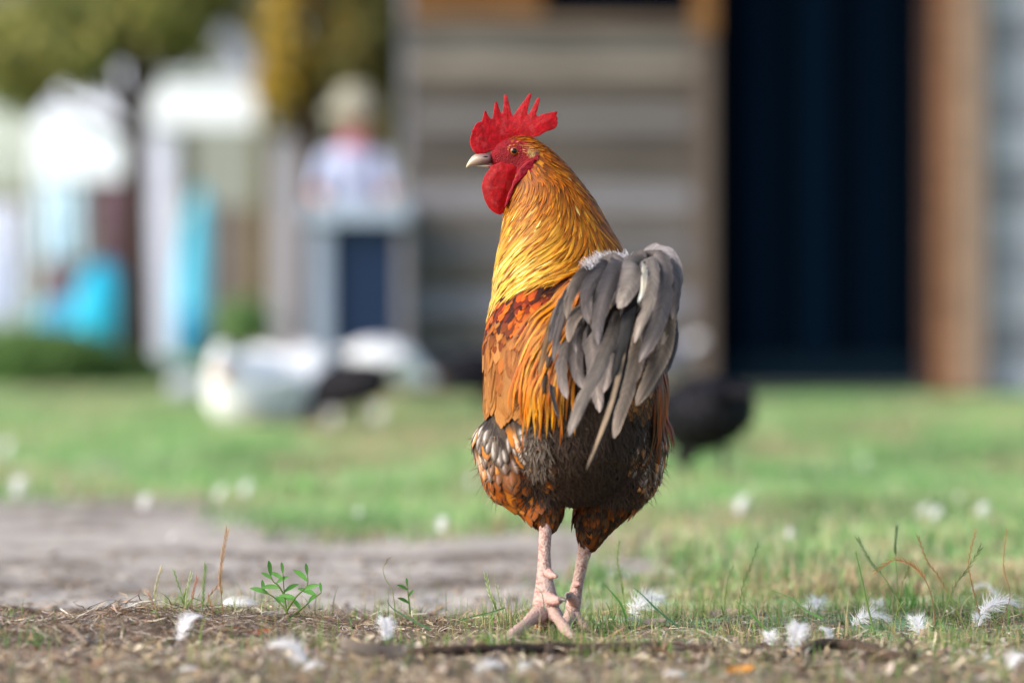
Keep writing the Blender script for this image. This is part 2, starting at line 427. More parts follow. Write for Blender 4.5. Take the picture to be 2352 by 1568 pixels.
# lawn beyond the rooster
N = 300000
Y = 4.75 * (16.5 / 4.75) ** rng.random(N); X = rng.uniform(-1, 1, N) * (Y * 0.155 + 0.1) * np.where(rng.random(N) < .3, 1.9, 1)
keep = (cover(X, Y) * 1.15 > rng.random(N)) & (np.abs(rng.random(N)) < 1)
X, Y = X[keep], Y[keep]; N = len(X)
c = pick([(136, 184, 104), (118, 168, 88), (156, 194, 122), (178, 198, 148), (194, 198, 162), (106, 158, 92)], N)
cl = sstep(0.4, 0.65, fbm(X, Y, 5, 3, 20))
px_g = 1176 + X / Y * FPX; tan = np.clip(sstep(.46, .66, fbm(X, Y * .6, 3.2, 4, 60)) * .9 + .35 * sstep(1200, 1700, px_g) * sstep(7.5, 5.5, Y), 0, 1)
tan = tan * (1 - .8 * np.exp(-(((px_g - 860) / 430) ** 2 + ((650 + FPX * CAMH / Y - 1160) / 75) ** 2)))
c *= (1.08 - .36 * sstep(.5, .68, fbm(X, Y * .5, 2.0, 4, 77)))[:, None]; tk = rng.random(N) < tan * .75; c[tk] = pick([(196, 178, 142), (184, 160, 124), (206, 194, 160), (168, 146, 112)], int(tk.sum()))
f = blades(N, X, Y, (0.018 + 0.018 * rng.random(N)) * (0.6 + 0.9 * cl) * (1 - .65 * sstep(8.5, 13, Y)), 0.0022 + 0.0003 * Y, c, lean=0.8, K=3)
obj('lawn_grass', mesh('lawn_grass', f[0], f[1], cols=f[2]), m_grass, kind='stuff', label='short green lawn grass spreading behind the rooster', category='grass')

# thin grass among the litter in front
N = 26000
X = rng.uniform(-0.8, 0.8, N); Y = 3.45 + 1.65 * rng.random(N)
dens = np.clip(0.32 + 0.50 * sstep(-0.20, 0.25, X) * sstep(3.75, 4.0, Y) + 1.6 * (fbm(X, Y, 8, 3, 31) - 0.5), 0.03, 1)
dens = dens * (1 - (0.93 * sstep(4.34, 4.50, Y)) * sstep(0.22, 0.0, X)) * (1 - .5 * sstep(-.42, -.52, X))
k = rng.random(N) < dens * (0.75 + .4 * (X > 0)); X, Y = X[k], Y[k]; N = len(X)
c = pick([(112, 152, 66), (92, 136, 58), (140, 168, 90), (172, 164, 108), (206, 188, 146), (190, 168, 126), (122, 144, 94)], N)
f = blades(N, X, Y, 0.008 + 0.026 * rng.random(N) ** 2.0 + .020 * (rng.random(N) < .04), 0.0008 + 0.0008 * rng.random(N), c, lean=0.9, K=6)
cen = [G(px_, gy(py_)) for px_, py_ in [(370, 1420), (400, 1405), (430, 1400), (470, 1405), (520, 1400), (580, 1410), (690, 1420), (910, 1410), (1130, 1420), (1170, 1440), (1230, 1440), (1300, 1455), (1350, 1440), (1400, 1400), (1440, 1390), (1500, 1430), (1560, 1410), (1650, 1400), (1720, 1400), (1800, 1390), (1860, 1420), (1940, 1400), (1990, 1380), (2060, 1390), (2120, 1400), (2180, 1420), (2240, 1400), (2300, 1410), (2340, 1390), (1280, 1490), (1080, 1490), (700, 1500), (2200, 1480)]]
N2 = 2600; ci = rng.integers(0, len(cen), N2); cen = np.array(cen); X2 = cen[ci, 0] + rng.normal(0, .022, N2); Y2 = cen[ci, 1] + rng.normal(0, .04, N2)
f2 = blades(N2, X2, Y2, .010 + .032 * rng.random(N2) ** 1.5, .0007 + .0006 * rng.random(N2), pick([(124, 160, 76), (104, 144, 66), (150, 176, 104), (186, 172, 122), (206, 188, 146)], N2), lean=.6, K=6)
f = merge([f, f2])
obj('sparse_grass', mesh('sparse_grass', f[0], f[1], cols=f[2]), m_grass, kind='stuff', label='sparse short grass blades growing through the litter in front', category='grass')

# straw and leaf litter
def litter(N, xr, yr, Lr, Wr, pal, lift=0.006, K=5, curl=0.5, sel=None, tilt=0.25):
    X = rng.uniform(*xr, N); Y = rng.uniform(*yr, N)
    if sel is not None:
        k = rng.random(N) < sel(X, Y); X, Y = X[k], Y[k]; N = len(X)
    L = rng.uniform(*Lr, N); W = rng.uniform(*Wr, N); a = rng.uniform(0, 2 * math.pi, N); cu = rng.normal(0, curl, N); ti = rng.normal(0, tilt, N)
    z0 = rng.random(N) ** 1.5 * lift
    ts = np.linspace(-0.5, 0.5, K); V = np.zeros((N, K, 2, 3)); rl = rng.uniform(-0.9, 0.9, N)
    for k, t in enumerate(ts):
        an = a + cu * t * 2; cx = X + np.cos(an) * t * L; cy = Y + np.sin(an) * t * L
        cz = hgt(cx, cy) + z0 + ti * t * L * 0.8 + np.abs(ti) * L * 0.35 + 0.0008 + L * 0.12 * np.abs(cu) * (0.25 - t * t) * 4 * 0.5
        pr = (1 - (abs(t) * 2) ** 3 * 0.85)
        for q, s in enumerate((-1, 1)):
            V[:, k, q, 0] = cx - np.sin(an) * s * W * pr * 0.5 * np.cos(rl); V[:, k, q, 1] = cy + np.cos(an) * s * W * pr * 0.5 * np.cos(rl)
            V[:, k, q, 2] = cz + s * W * 0.5 * pr * np.sin(rl)
    C = np.repeat(np.repeat(pick(pal, N, 0.2)[:, None, None, :], K, 1), 2, 2)
    return pack(V, C, np.zeros((N, K, 2, 2)))
STRAW = [(196, 176, 146), (176, 154, 124), (214, 198, 170), (150, 128, 104), (124, 104, 88), (190, 182, 170), (160, 126, 96)]
DARK = [(104, 88, 78), (134, 114, 100), (86, 72, 64), (156, 136, 122), (178, 162, 150), (134, 104, 84)]
fgsel = lambda X, Y: np.maximum(sstep(4.56, 4.38, Y + (fbm(X, Y, 12, 3, 50) - .5) * .3), 0.05 + 0.6 * (X > 0.1) * sstep(5.1, 4.5, Y))
f = merge([litter(20000, (-0.8, 0.8), (3.45, 4.95), (0.006, 0.030), (0.0005, 0.0014), STRAW, sel=fgsel, lift=0.007, tilt=0.35),
           litter(3000, (-0.8, 0.8), (3.45, 4.8), (0.004, 0.012), (0.0012, 0.004), DARK + STRAW[:3], sel=fgsel, K=4, lift=0.004, tilt=0.4),
           litter(1500, (-0.8, 0.8), (3.4, 4.0), (0.006, 0.022), (0.003, 0.008), DARK + STRAW[1:4], K=5, curl=0.9, lift=0.006, tilt=0.5),
           litter(2600, (-0.62, -0.2), (3.95, 4.35), (0.01, 0.05), (0.0006, 0.0014), DARK[:4] + STRAW[4:], K=7, curl=1.4, lift=0.008)])
obj('straw_litter', mesh('straw_litter', f[0], f[1], cols=f[2]), m_straw, kind='stuff', label='dry straw and crumbled leaf litter scattered over the earth', category='litter')
# clods
mb = MB(); N = 1500
cx = rng.uniform(-0.66, 0.66, N); cy = rng.uniform(3.5, 5.6, N)
for i in range(N):
    r = random.uniform(0.0015, 0.0055) * (1.3 if cy[i] < 4 else 1.0)
    bm = bmesh.new(); bmesh.ops.create_icosphere(bm, subdivisions=1, radius=r)
    for v in bm.verts: v.co *= random.uniform(0.7, 1.3)
    z = float(hgt(cx[i], cy[i])); bm.verts.index_update()
    g = lin((150, 134, 120)) * random.uniform(0.35, 1.1)
    mb.add([(v.co.x + cx[i], v.co.y + cy[i], v.co.z * 0.7 + z + r * 0.3) for v in bm.verts], [[v.index for v in fa.verts] for fa in bm.faces], g); bm.free()
mb.build('soil_crumbs', m_col, smooth=False, kind='stuff', label='small grey brown crumbs of soil on the bare earth', category='soil')

# ==================================================================== ROOSTER
Y0 = 4.2; S = 1 / 2100.0
def B(px, py, dy): return P(px, py, Y0 + dy)
def E(px, py, dy, rx, ry, rz): return (B(px, py, dy)[:], (rx * S, ry * S, rz * S))
def c1(x, y, dy=0.0): return B(1022.1 + 0.31857 * x, 189.5 + 0.31857 * y, dy)      # head close-up
def c2(x, y, dy=0.0): return B(1062.3 + 0.348 * x, 545.5 + 0.348 * y, dy)          # tail close-up
def c3(x, y, dy=0.0): return B(1062.3 + 0.3664 * x, 918.8 + 0.3664 * y, dy)        # legs close-up
HD = 0.055
rooster = thing('rooster', 'tall golden necked rooster with red comb and grey tail standing with its back turned', 'rooster', loc=B(1300, 1450, 0)[:])
_rl = Vector(rooster.location)
rooster.location = (0, 0, 0)
body_me = fuse('body', [
    [E(1178, 352, HD, 44, 27, 34), E(1205, 350, HD, 42, 34, 38), E(1238, 372, HD, 40, 42, 38), E(1250, 425, .052, 78, 62, 60), E(1269, 500, .048, 113, 88, 80), E(1288, 590, .04, 145, 122, 80), E(1295, 680, .03, 160, 165, 90),
     E(1312, 800, .012, 200, 232, 150), E(1318, 900, 0, 203, 228, 150), E(1312, 1000, 0, 196, 205, 120)],
    [E(1148, 362, HD, 26, 20, 22), E(1180, 372, HD, 34, 24, 26)],
    [E(1270, 740, .075, 140, 130, 150), E(1290, 900, .06, 150, 150, 150)],
    [E(1350, 720, -.03, 110, 110, 90), E(1405, 680, -.065, 80, 70, 70)],
    [E(1172, 1022, -.005, 84, 110, 78), E(1192, 1085, -.01, 84, 92, 80), E(1238, 1130, -.01, 60, 66, 60), E(1252, 1172, -.02, 44, 46, 44), E(1258, 1205, -.028, 22, 24, 24)],
    [E(1448, 1020, .015, 84, 110, 90), E(1428, 1080, .015, 90, 96, 80), E(1390, 1150, .015, 66, 66, 60), E(1362, 1200, .015, 44, 46, 44), E(1352, 1245, .012, 24, 24, 24)],
    [E(1315, 1040, 0, 160, 185, 90), E(1318, 1100, 0, 100, 125, 60)],
], voxel=0.0028, smooth=14)
bco = get_co(body_me); bpx, bpz = proj(bco)
def region_col(px, py, Y):
    c = np.tile(lin((74, 62, 54)), (len(px), 1)).astype(float)
    def setc(m, v): c[m] = lin(v)
    setc(py < 700, (176, 112, 34)); setc((py >= 660) & (py < 780), (110, 52, 18))
    setc((py >= 760) & (py < 950), (150, 92, 50)); setc((py >= 760) & (py < 950) & (px > 1230) & (px < 1500) & (Y < 4.2), (60, 52, 46))
    setc(py >= 1120, (120, 66, 28))
    setc((py < 400) & (px < 1236 + (py - 330) * -.1) & (py > 300), (150, 26, 34))
    return c
set_col(body_me, region_col(bpx, bpz, bco[:, 1]))
body = obj('body', body_me, m_body, rooster)
bvh = bvh_of(body_me)

# --- face skin: a thin shell over the cheeks, with folds round the eye
sp, _ = surf_points(body_me, 10)
def fmask(px, py):
    poly = [(1118, 352), (1130, 338), (1150, 326), (1185, 318), (1208, 330), (1240, 342), (1240, 366), (1224, 386), (1205, 402), (1180, 402), (1150, 392), (1125, 382)]
    ins = np.zeros(len(px), bool)
    for (x0, y0), (x1, y1) in zip(poly, poly[1:] + poly[:1]):
        cnd = ((y0 > py) != (y1 > py)) & (px < (x1 - x0) * (py - y0) / (y1 - y0 + 1e-9) + x0); ins ^= cnd
    return ins
bno = get_no(body_me); ins = fmask(bpx, bpz)
Fl = [tuple(p.vertices) for p in body_me.polygons if all(ins[v] for v in p.vertices)]
used = sorted({v for f in Fl for v in f}); mp = {v: i for i, v in enumerate(used)}
uu = np.array(used); pp = bco[uu].copy(); nn = bno[uu]
px_, py_ = bpx[uu], bpz[uu]
eyex, eyey = 1174.5, 343
de = np.hypot(px_ - eyex, (py_ - eyey) * 1.15)
off = 0.0012 + 0.0016 * np.exp(-((de - 13) / 4.0) ** 2) + 0.0010 * np.exp(-((de - 23) / 3) ** 2) + 0.0012 * (fbm(px_, py_, 0.10, 3, 2) - 0.5)
pp += nn * off[:, None]
fc = lin((128, 12, 24)) * (0.75 + 0.5 * fbm(px_, py_, 0.13, 3))[:, None]
fc = np.where((np.hypot(px_ - 1222, py_ - 352) < 11)[:, None], lin((150, 118, 70)), fc)
fc = np.where((np.hypot((px_ - 1236), py_ - 350) < 7)[:, None], lin((90, 60, 52)), fc)
obj('face', mesh('face', pp, [tuple(mp[v] for v in f) for f in Fl], cols=fc), m_face, rooster, label='bare red wrinkled face skin')

# --- eye
for side in (-1, 1):
    q, n, _, _ = bvh.find_nearest(B(eyex, eyey, HD + side * 0.03))
    n = Vector((n.x * 0.35, side * 1.0, 0.05)).normalized(); R = 0.0064
    a = n.cross(Vector((0, 0, 1))).normalized(); b = a.cross(n); cc = q - n * 0.0020
    V = []; C = []; F = []; K, A = 14, 24
    for i in range(K + 1):
        th = math.pi * 0.5 * i / K
        for k in range(A):
            an = 2 * math.pi * k / A; V.append(cc + (n * math.cos(th) + (a * math.cos(an) + b * math.sin(an)) * math.sin(th)) * R)
            d = math.sin(th)
            C.append(lin((6, 5, 6)) if d < 0.48 else (lin((160, 72, 8)) * (1.0 if d < 0.62 else 0.62) if d < 0.72 else lin((40, 14, 12))))
    for i in range(K):
        for k in range(A): F.append((i * A + k, (i + 1) * A + k, (i + 1) * A + (k + 1) % A, i * A + (k + 1) % A))
    m_eye = M('eye_gloss', rough=0.12, spec=0.35)
    eye = obj('eye', mesh('eye', [v[:] for v in V], F, cols=np.array(C)), m_eye, rooster)
    mb = MB()
    ring = [cc + (a * math.cos(t) * 1.12 + b * math.sin(t) * 0.98) * R * 0.80 + n * R * 0.52 for t in np.linspace(0, 2 * math.pi, 25)]
    mb.tube(ring, [0.0009] * 25, 8, lin((120, 24, 30)), cap=False); mb.build('eyelid', m_face, eye)

# --- comb and wattles: outlines from the head, thickened, rounded and wrinkled
def slab(name, outline, dy, thick, mt, colr, vox=0.0008, smooth=5, base_y=None, bulge=None, wr=0.0004, sag=None):
    pts = spline(np.array([list(p[:]) for p in outline]), len(outline) * 4) if smooth > 8 else np.array([list(p[:]) for p in outline])
    tri = tessellate_polygon([[Vector(p) for p in pts]]); n = len(pts)
    V = [(p[0], p[1] - thick / 2, p[2]) for p in pts] + [(p[0], p[1] + thick / 2, p[2]) for p in pts]
    F = [t for t in tri] + [tuple(i + n for i in t[::-1]) for t in tri] + [(i, (i + 1) % n, (i + 1) % n + n, i + n) for i in range(n)]
    me = mesh(name, V, [tuple(f) for f in F]); bm = bmesh.new(); bm.from_mesh(me); bmesh.ops.recalc_face_normals(bm, faces=bm.faces); bm.to_mesh(me); bm.free()
    tmp = bpy.data.objects.new('tmp', me); bpy.context.scene.collection.objects.link(tmp)
    r = tmp.modifiers.new('r', 'REMESH'); r.mode = 'VOXEL'; r.voxel_size = vox
    s = tmp.modifiers.new('s', 'SMOOTH'); s.factor = 0.5; s.iterations = smooth
    out = bpy.data.meshes.new_from_object(tmp.evaluated_get((bpy.context.view_layer.update() or bpy.context.evaluated_depsgraph_get())))
    bpy.data.objects.remove(tmp); out.name = name
    co = get_co(out); yc = pts[:, 1].mean(); o2 = pts[:, [0, 2]]
    d = np.full(len(co), 9.0)
    for i in range(n):
        a = o2[i]; bb = o2[(i + 1) % n]; ab = bb - a; t = np.clip(((co[:, [0, 2]] - a) @ ab) / (ab @ ab + 1e-12), 0, 1)
        d = np.minimum(d, np.linalg.norm(co[:, [0, 2]] - (a + t[:, None] * ab), axis=1))
    f = (bulge or (lambda d, x, z: 1 + 0 * d))(d, co[:, 0], co[:, 2])
    co[:, 1] = yc + (co[:, 1] - yc) * f + wr * 2 * (fbm(co[:, 0], co[:, 2], 420, 3, 3) - 0.5) * np.sign(yc - co[:, 1])
    if sag is not None: co[:, 1] += sag(co[:, 0], co[:, 2])
    out.vertices.foreach_set('co', co.astype(np.float32).ravel()); out.update()
    out.polygons.foreach_set('use_smooth', np.ones(len(out.polygons), bool))
    n1 = fbm(co[:, 0], co[:, 2], 300, 3, 9)[:, None]; rim = np.exp(-d / 0.0012)[:, None]
    n3 = sstep(0.60, 0.74, fbm(co[:, 0], co[:, 2], 150, 4, 12))[:, None]
    cc = lin(colr) * (0.55 + 0.9 * n1) * (1 - 0.15 * rim) + lin((205, 40, 54)) * 0.15 * rim
    cc = cc * (1 - 0.07 * n3) + lin((222, 130, 130)) * 0.07 * n3
    set_col(out, cc)
    return obj(name, out, mt, rooster)
comb_o = [(225, 515), (200, 492), (186, 460), (178, 430), (184, 400), (186, 380), (196, 365), (194, 345), (206, 332), (215, 308), (232, 290), (248, 282), (264, 284), (272, 255), (279, 225), (286, 204), (296, 203), (304, 226),
          (320, 252), (335, 268), (342, 256), (350, 205), (357, 165), (359, 140), (370, 135), (380, 150), (388, 180), (400, 214), (410, 228), (417, 210), (424, 150), (425, 92), (434, 85), (447, 92), (455, 122), (466, 165),
          (474, 205), (484, 235), (496, 237), (512, 210), (545, 165), (575, 125), (600, 90), (612, 76), (624, 80), (621, 105), (606, 150), (596, 200), (590, 232), (600, 232), (618, 205), (640, 165), (662, 118), (672, 111), (684, 116),
          (680, 150), (668, 195), (657, 228), (660, 243), (672, 244), (695, 232), (720, 224), (750, 220), (780, 213), (803, 208), (812, 215), (802, 240), (813, 262), (806, 275), (814, 292), (805, 318), (790, 334), (765, 346), (735, 352),
          (712, 364), (690, 378), (672, 388), (650, 392), (600, 400), (520, 405), (440, 430), (380, 475), (320, 500), (270, 520)]
comb_o = [c1(x, y, HD) for x, y in comb_o]
slab('comb', comb_o, HD, 0.0042, m_comb, (158, 0, 14), vox=0.0007, smooth=4,
     bulge=lambda d, x, z: 0.7 + 0.5 * sstep(0, 0.012, d) + 1.3 * sstep(c1(0, 400).z, c1(0, 520).z, z), wr=0.00022,
     sag=lambda x, z: 0.003 * np.sin((x - comb_o[0].x) * 55))
wat = [(330, 600), (318, 628), (300, 650), (282, 680), (268, 725), (266, 765), (276, 815), (292, 862), (318, 905), (350, 935), (382, 950), (405, 953), (424, 925), (442, 880), (455, 840), (478, 780), (494, 735), (505, 680), (520, 620), (480, 590), (400, 575)]
slab('wattle', [c1(x, y, HD - .010) for x, y in wat], 0, 0.0075, m_comb, (150, 0, 8), vox=0.0009, smooth=12,
     bulge=lambda d, x, z: 0.6 + 0.7 * sstep(0, 0.010, d), wr=0.0002)
slab('wattle', [c1(x + 22, y - 8, HD + .012) for x, y in wat], 0, 0.0075, m_comb, (136, 0, 8), vox=0.0011, smooth=12, wr=0.0005)
lobe = [(650, 548), (610, 560), (570, 585), (535, 625), (510, 675), (488, 715), (480, 750), (455, 800), (438, 860), (428, 905), (440, 900), (468, 850), (492, 790), (500, 755), (530, 718), (570, 680), (605, 640), (640, 600)]
slab('ear_lobe', [c1(x, y, HD - .0215) for x, y in lobe], 0, 0.0065, m_comb, (130, 6, 28), vox=0.0009, smooth=9, wr=0.0006)

# --- beak: upper and lower mandible
def beak(name, top, bot, wd, cs):
    n = len(top); V = []; C = []; F = []; A = 12
    for i in range(n):
        t = c1(*top[i], HD); b_ = c1(*bot[i], HD); c = (t + b_) / 2; h = (t.z - b_.z) / 2
        for k in range(A):
            an = 2 * math.pi * k / A
            V.append((c.x + (t.x - b_.x) / 2 * math.sin(an), c.y + wd[i] * math.cos(an), c.z + h * math.sin(an)))
            C.append(lin(cs[i]) * (0.75 + 0.25 * abs(math.sin(an))) if math.sin(an) > 0.2 else lin(cs[i]))
    for i in range(n - 1):
        for k in range(A): F.append((i * A + k, i * A + (k + 1) % A, (i + 1) * A + (k + 1) % A, (i + 1) * A + k))
    F.append(tuple(range(A))[::-1]); F.append(tuple((n - 1) * A + k for k in range(A)))
    me = mesh(name, V, F, cols=np.array(C)); o = obj(name, me, m_horn, rooster)
    s = o.modifiers.new('s', 'SUBSURF'); s.levels = 1; s.render_levels = 2; return o
beak('beak', [(345, 512), (300, 508), (262, 510), (225, 511), (196, 528), (172, 560), (158, 590), (150, 612)],
     [(345, 588), (305, 590), (270, 596), (235, 600), (200, 604), (178, 606), (162, 610), (152, 616)],
     [.0105, .0098, .0088, .0074, .0058, .0040, .0024, .0006],
     [(96, 60, 62), (110, 84, 84), (130, 108, 100), (164, 142, 126), (176, 158, 140), (190, 178, 150), (204, 196, 160), (214, 206, 170)])
beak('lower_beak', [(345, 586), (310, 592), (280, 598), (250, 600), (225, 603)], [(350, 622), (320, 618), (295, 612), (262, 607), (228, 606)],
     [.0085, .0075, .0060, .0042, .0020], [(130, 60, 60), (150, 90, 84), (168, 140, 124), (180, 160, 140), (190, 176, 150)])
mb = MB(); q = c1(292, 536, HD - .0088)
mb.tube([q + Vector((-.003, 0, .0005)), q, q + Vector((.003, .0002, .0002))], [.0003, .0010, .0003], 8, lin((30, 18, 18))); mb.build('nostril', m_horn, rooster)

SAT = 1
# --- plumage fields
NS = 46000
spt, sno = surf_points(body_me, NS); spx, spy = proj(spt); front = sno[:, 1] < 0.25
def down(q, n): return (0, 0, -1)
def take(mask, n):
    i = np.where(mask)[0]
    return spt[rng.permutation(i)[:n]]
def mixn(a, b, t): t = np.asarray(t)[:, None]; return lin(a) * (1 - t) + lin(b) * t

# hackle
def hack_dir(q, n):
    px, py = proj(np.array(q)); px = float(px); py = float(py)
    if n.y < 0.3:
        s = float(sstep(400, 640, py)) * (1.15 - 0.9 * float(sstep(1240, 1420, px)))
        side = (px - (1262 + (py - 420) * 0.12)) / 130
        dx = -s + 0.35 * min(max(side, -1), 1) * (1 - float(sstep(480, 640, py)) * 0.8)
        if py < 420: dx += 0.75
        return (dx, 0.15, -1.0)
    return (0.0, -0.1, -1.0)
facem = (spx < np.where(spy > 368, 1206, 1236)) & (spy > 300) & (spy < 404)
neckm = (spy > 306) & (spy < 650 - np.clip(spx - 1124, 0, 400) * 0.22) & ~facem & (spx > 1165 - (spy > 430) * 60) & ~((spy < 470) & (spx < 1150 + (450 - spy) * 0.45))
neckb = (spy > 306) & (spy < 655) & ~facem & (sno[:, 1] > 0.2) & ~((spy < 430) & (spx < 1200))
def hackle_col(roots, ts, us):
    px, py = proj(roots); N = len(roots)
    low = sstep(380, 600, py); left = sstep(1400, 1160, px)  # neck highlight painted in: strands paler low down and to the left
    t = np.clip(low * (0.22 + 0.85 * left) + rng.normal(0, 0.13, N), 0, 1)
    base = mixn((112, 60, 12), (196, 140, 46), t); tip = mixn((168, 98, 20), (230, 190, 104), t)
    pale = rng.random(N) < 0.25 * low * left; tip[pale] = lin((232, 206, 146)); dk = rng.random(N) < 0.15; base[dk] = lin((92, 54, 18)); tip[dk] = lin((150, 92, 26))
    k = sstep(0.15, 0.85, ts)[None, :, None, None]
    c = base[:, None, None, :] * (1 - k) + tip[:, None, None, :] * k; c = np.repeat(c, len(us), 2)
    sh = (1 - np.clip(np.abs(us) * 1.6, 0, 1))[None, None, :, None] * (1 - k * 0.4) * 0.30
    shc = lin((116, 62, 14)); c = c * (1 - sh) + shc * sh
    ed = (np.abs(us) ** 1.5)[None, None, :, None] * .30; c = c * (1 - ed) + tip[:, None, None, :] * 1.15 * ed
    return c * rng.lognormal(0, 0.20, (N, 1, 1, 1))
def Lw(roots, a, b):
    _, py = proj(roots); return a + (b - a) * sstep(330, 560, py)
parts = []
r = take(neckm, 5600); parts.append(lay(bvh, r, hack_dir, Lw(r, .014, .050) * rng.uniform(.75, 1.25, len(r)), Lw(r, .0024, .0052), K=8, A=3, h0=.0004, h1=.0018, hp=1.0, camber=.14, pa=.35, pb=.75, colf=hackle_col, wild=.07))
r = take(neckb, 1200); parts.append(lay(bvh, r, hack_dir, Lw(r, .018, .055), Lw(r, .003, .006), K=7, A=3, h1=.0034, camber=.5, colf=hackle_col))
# feathers wrapping the back of the crown
cm = (spy > 300) & (spy < 345) & (spx > 1150) & (spx < 1262) & (sno[:, 2] > 0.1)
r = take(cm, 260); parts.append(lay(bvh, r, lambda q, n: (1, 0, -0.25), np.full(len(r), .014), np.full(len(r), .0018), K=5, A=3, h1=.0018, colf=hackle_col))
# lowest fringe of the cape: longer, looser
fr = (spy > 520 - (spx - 1124) * 0.1) & (spy < 655 - np.clip(spx - 1124, 0, 400) * 0.22) & front & (spx < 1400)
r = take(fr, 900); parts.append(lay(bvh, r, hack_dir, rng.uniform(.040, .065, len(r)), np.full(len(r), .0042), K=9, A=3, h0=.0015, h1=.0032, camber=.2, colf=hackle_col, wild=.12))
fobj('hackle_feathers', parts, m_hackle, rooster)

# back and shoulder: dark red-brown with orange tips
def spot(palb, palt, pale, **k):
    def f(roots, ts, us):
        N = len(roots); b_ = pick(palb, N); t_ = pick(palt, N); e_ = pick(pale, N)
        return feather_colour(b_, t_, e_, **k)(roots, ts, us)
    return f
backm = (spy > 625) & (spy < 790) & front & (spx < 1340) & (spy > 790 - (spx - 1080) * 0.9 - 60) 
shm = (spy > 640) & (spy < 745) & (sno[:, 1] < 0.7) & (spx < 1330)
r = take(shm, 1000)
f_back = lay(bvh, r, lambda q, n: (-.45, 0, -1), rng.uniform(.020, .034, len(r)), rng.uniform(.0036, .0068, len(r)), K=6, A=5, h1=.0022, camber=.15, pa=.35, pb=.4,
             colf=spot([(40, 18, 12), (64, 24, 10), (30, 15, 12)], [(132, 76, 28), (88, 46, 20), (172, 112, 44), (46, 28, 18), (74, 40, 20), (54, 30, 18), (60, 34, 18), (40, 26, 18)], [(44, 20, 12), (96, 38, 12), (26, 16, 14)], t0=.3, t1=.75, edge_amt=.7))
r = take((spy > 640) & (spy < 800) & (sno[:, 1] > 0.3), 300)
f_back2 = lay(bvh, r, down, np.full(len(r), .03), np.full(len(r), .012), K=5, A=3, colf=spot([(84, 28, 10)], [(176, 88, 30)], [(110, 50, 20)]))
# wing coverts and bow (left flank) and its mirror
def wingobj(nm, sel, sx, n, lab=None):
    ps = []
    for (y0, y1, L, W, nn_, pb_, pt_, pe_) in (
        (795, 855, .058, .030, 34, [(146, 98, 60)], [(168, 118, 76), (158, 106, 66)], [(144, 96, 60), (172, 128, 90)]),
        (740, 810, .048, .026, 44, [(132, 82, 46), (124, 74, 42)], [(158, 104, 62), (168, 120, 80), (146, 90, 50)], [(126, 76, 44), (164, 122, 88)]),
        (700, 765, .030, .017, 80, [(56, 26, 14), (80, 38, 16)], [(150, 88, 40), (120, 60, 22), (164, 112, 68)], [(44, 22, 14), (100, 54, 28)]),
        (655, 735, .024, .011, 190, [(54, 24, 14), (90, 34, 12)], [(180, 84, 24), (196, 104, 34), (120, 48, 16), (70, 30, 16)], [(46, 22, 14), (130, 60, 20)])):
        m = sel & (spy > y0) & (spy < y1); r = take(m, nn_ * n)
        if len(r): ps.append(lay(bvh, r, lambda q, nn: (0.10 * sx, 0, -1), np.full(len(r), L) * rng.uniform(.85, 1.15, len(r)), np.full(len(r), W), K=8, A=5, h0=.0025, h1=.0015, camber=.06, pa=.32, pb=.36,
                                 colf=spot(pb_, pt_, pe_, t0=.1, t1=.8, edge_amt=.25, var=.045), wild=.04))
    return fobj(nm, ps, m_feather, rooster)
wingobj('wing', (spx < 1262) & (sno[:, 0] < 0.15), 1, 2)
wingobj('wing', (spx > 1440) & (sno[:, 0] > 0.0), -1, 2)
# breast
r = take((sno[:, 1] > 0.3) & (spy > 760) & (spy < 1010), 700)
f_br = lay(bvh, r, down, np.full(len(r), .026), np.full(len(r), .012), K=5, A=3, colf=spot([(120, 66, 30)], [(180, 104, 50), (150, 84, 44)], [(100, 80, 70)]))
# thighs: copper feathers laced with grey white
def thigh_col(roots, ts, us):
    px, py = proj(roots); N = len(roots); up = np.maximum(sstep(1075, 985, py + rng.normal(0, 16, N)), .75 * (px > 1300) * sstep(1120, 1050, py))
    b_ = mixn((120, 62, 20), (56, 47, 42), up); t_ = mixn((164, 90, 34), (86, 75, 68), up); e_ = mixn((100, 88, 78), (112, 101, 92), up)
    g = rng.random(N) < .3; t_[g] = lin((206, 132, 66))
    k = sstep(.2, .7, ts)[None, :, None, None]; c = b_[:, None, None, :] * (1 - k) + t_[:, None, None, :] * k; c = np.repeat(c, len(us), 2)
    ea = np.maximum((np.abs(us) ** 2.2)[None, None, :, None] * .8 * np.ones_like(k), (sstep(.84, .98, ts)[None, :, None, None]) * .85) * np.ones((1, 1, len(us), 1))
    sh = (1 - np.clip(np.abs(us) * 2, 0, 1))[None, None, :, None] * up[:, None, None, None] * (rng.random((N, 1, 1, 1)) < .75) * 0.9 * (sstep(.42, .6, ts) * sstep(.97, .8, ts))[None, :, None, None]
    c = c * (1 - ea) + e_[:, None, None, :] * ea
    c = c * (1 - sh) + lin((214, 206, 198)) * sh
    return c * rng.lognormal(0, .13, (N, 1, 1, 1))
tm = ((spx < 1236) | (spx > 1478) | ((sno[:, 1] > 0.2))) & (spy > 948) & (spy < 1150)
r = take(tm, 620); L_ = rng.uniform(.026, .042, len(r))
f_th = lay(bvh, r, lambda q, n: (0.25 if q.x < B(1320, 1000, 0).x else -.25, 0, -1), L_, L_ * .46, K=10, A=7, h0=.001, h1=.0034, camber=.22, pa=.3, pb=.34, colf=thigh_col, wild=.14)
fobj('thigh_feathers', [f_th], m_feather, rooster)
fobj('body_feathers', [f_back, f_back2, f_br], m_feather, rooster)
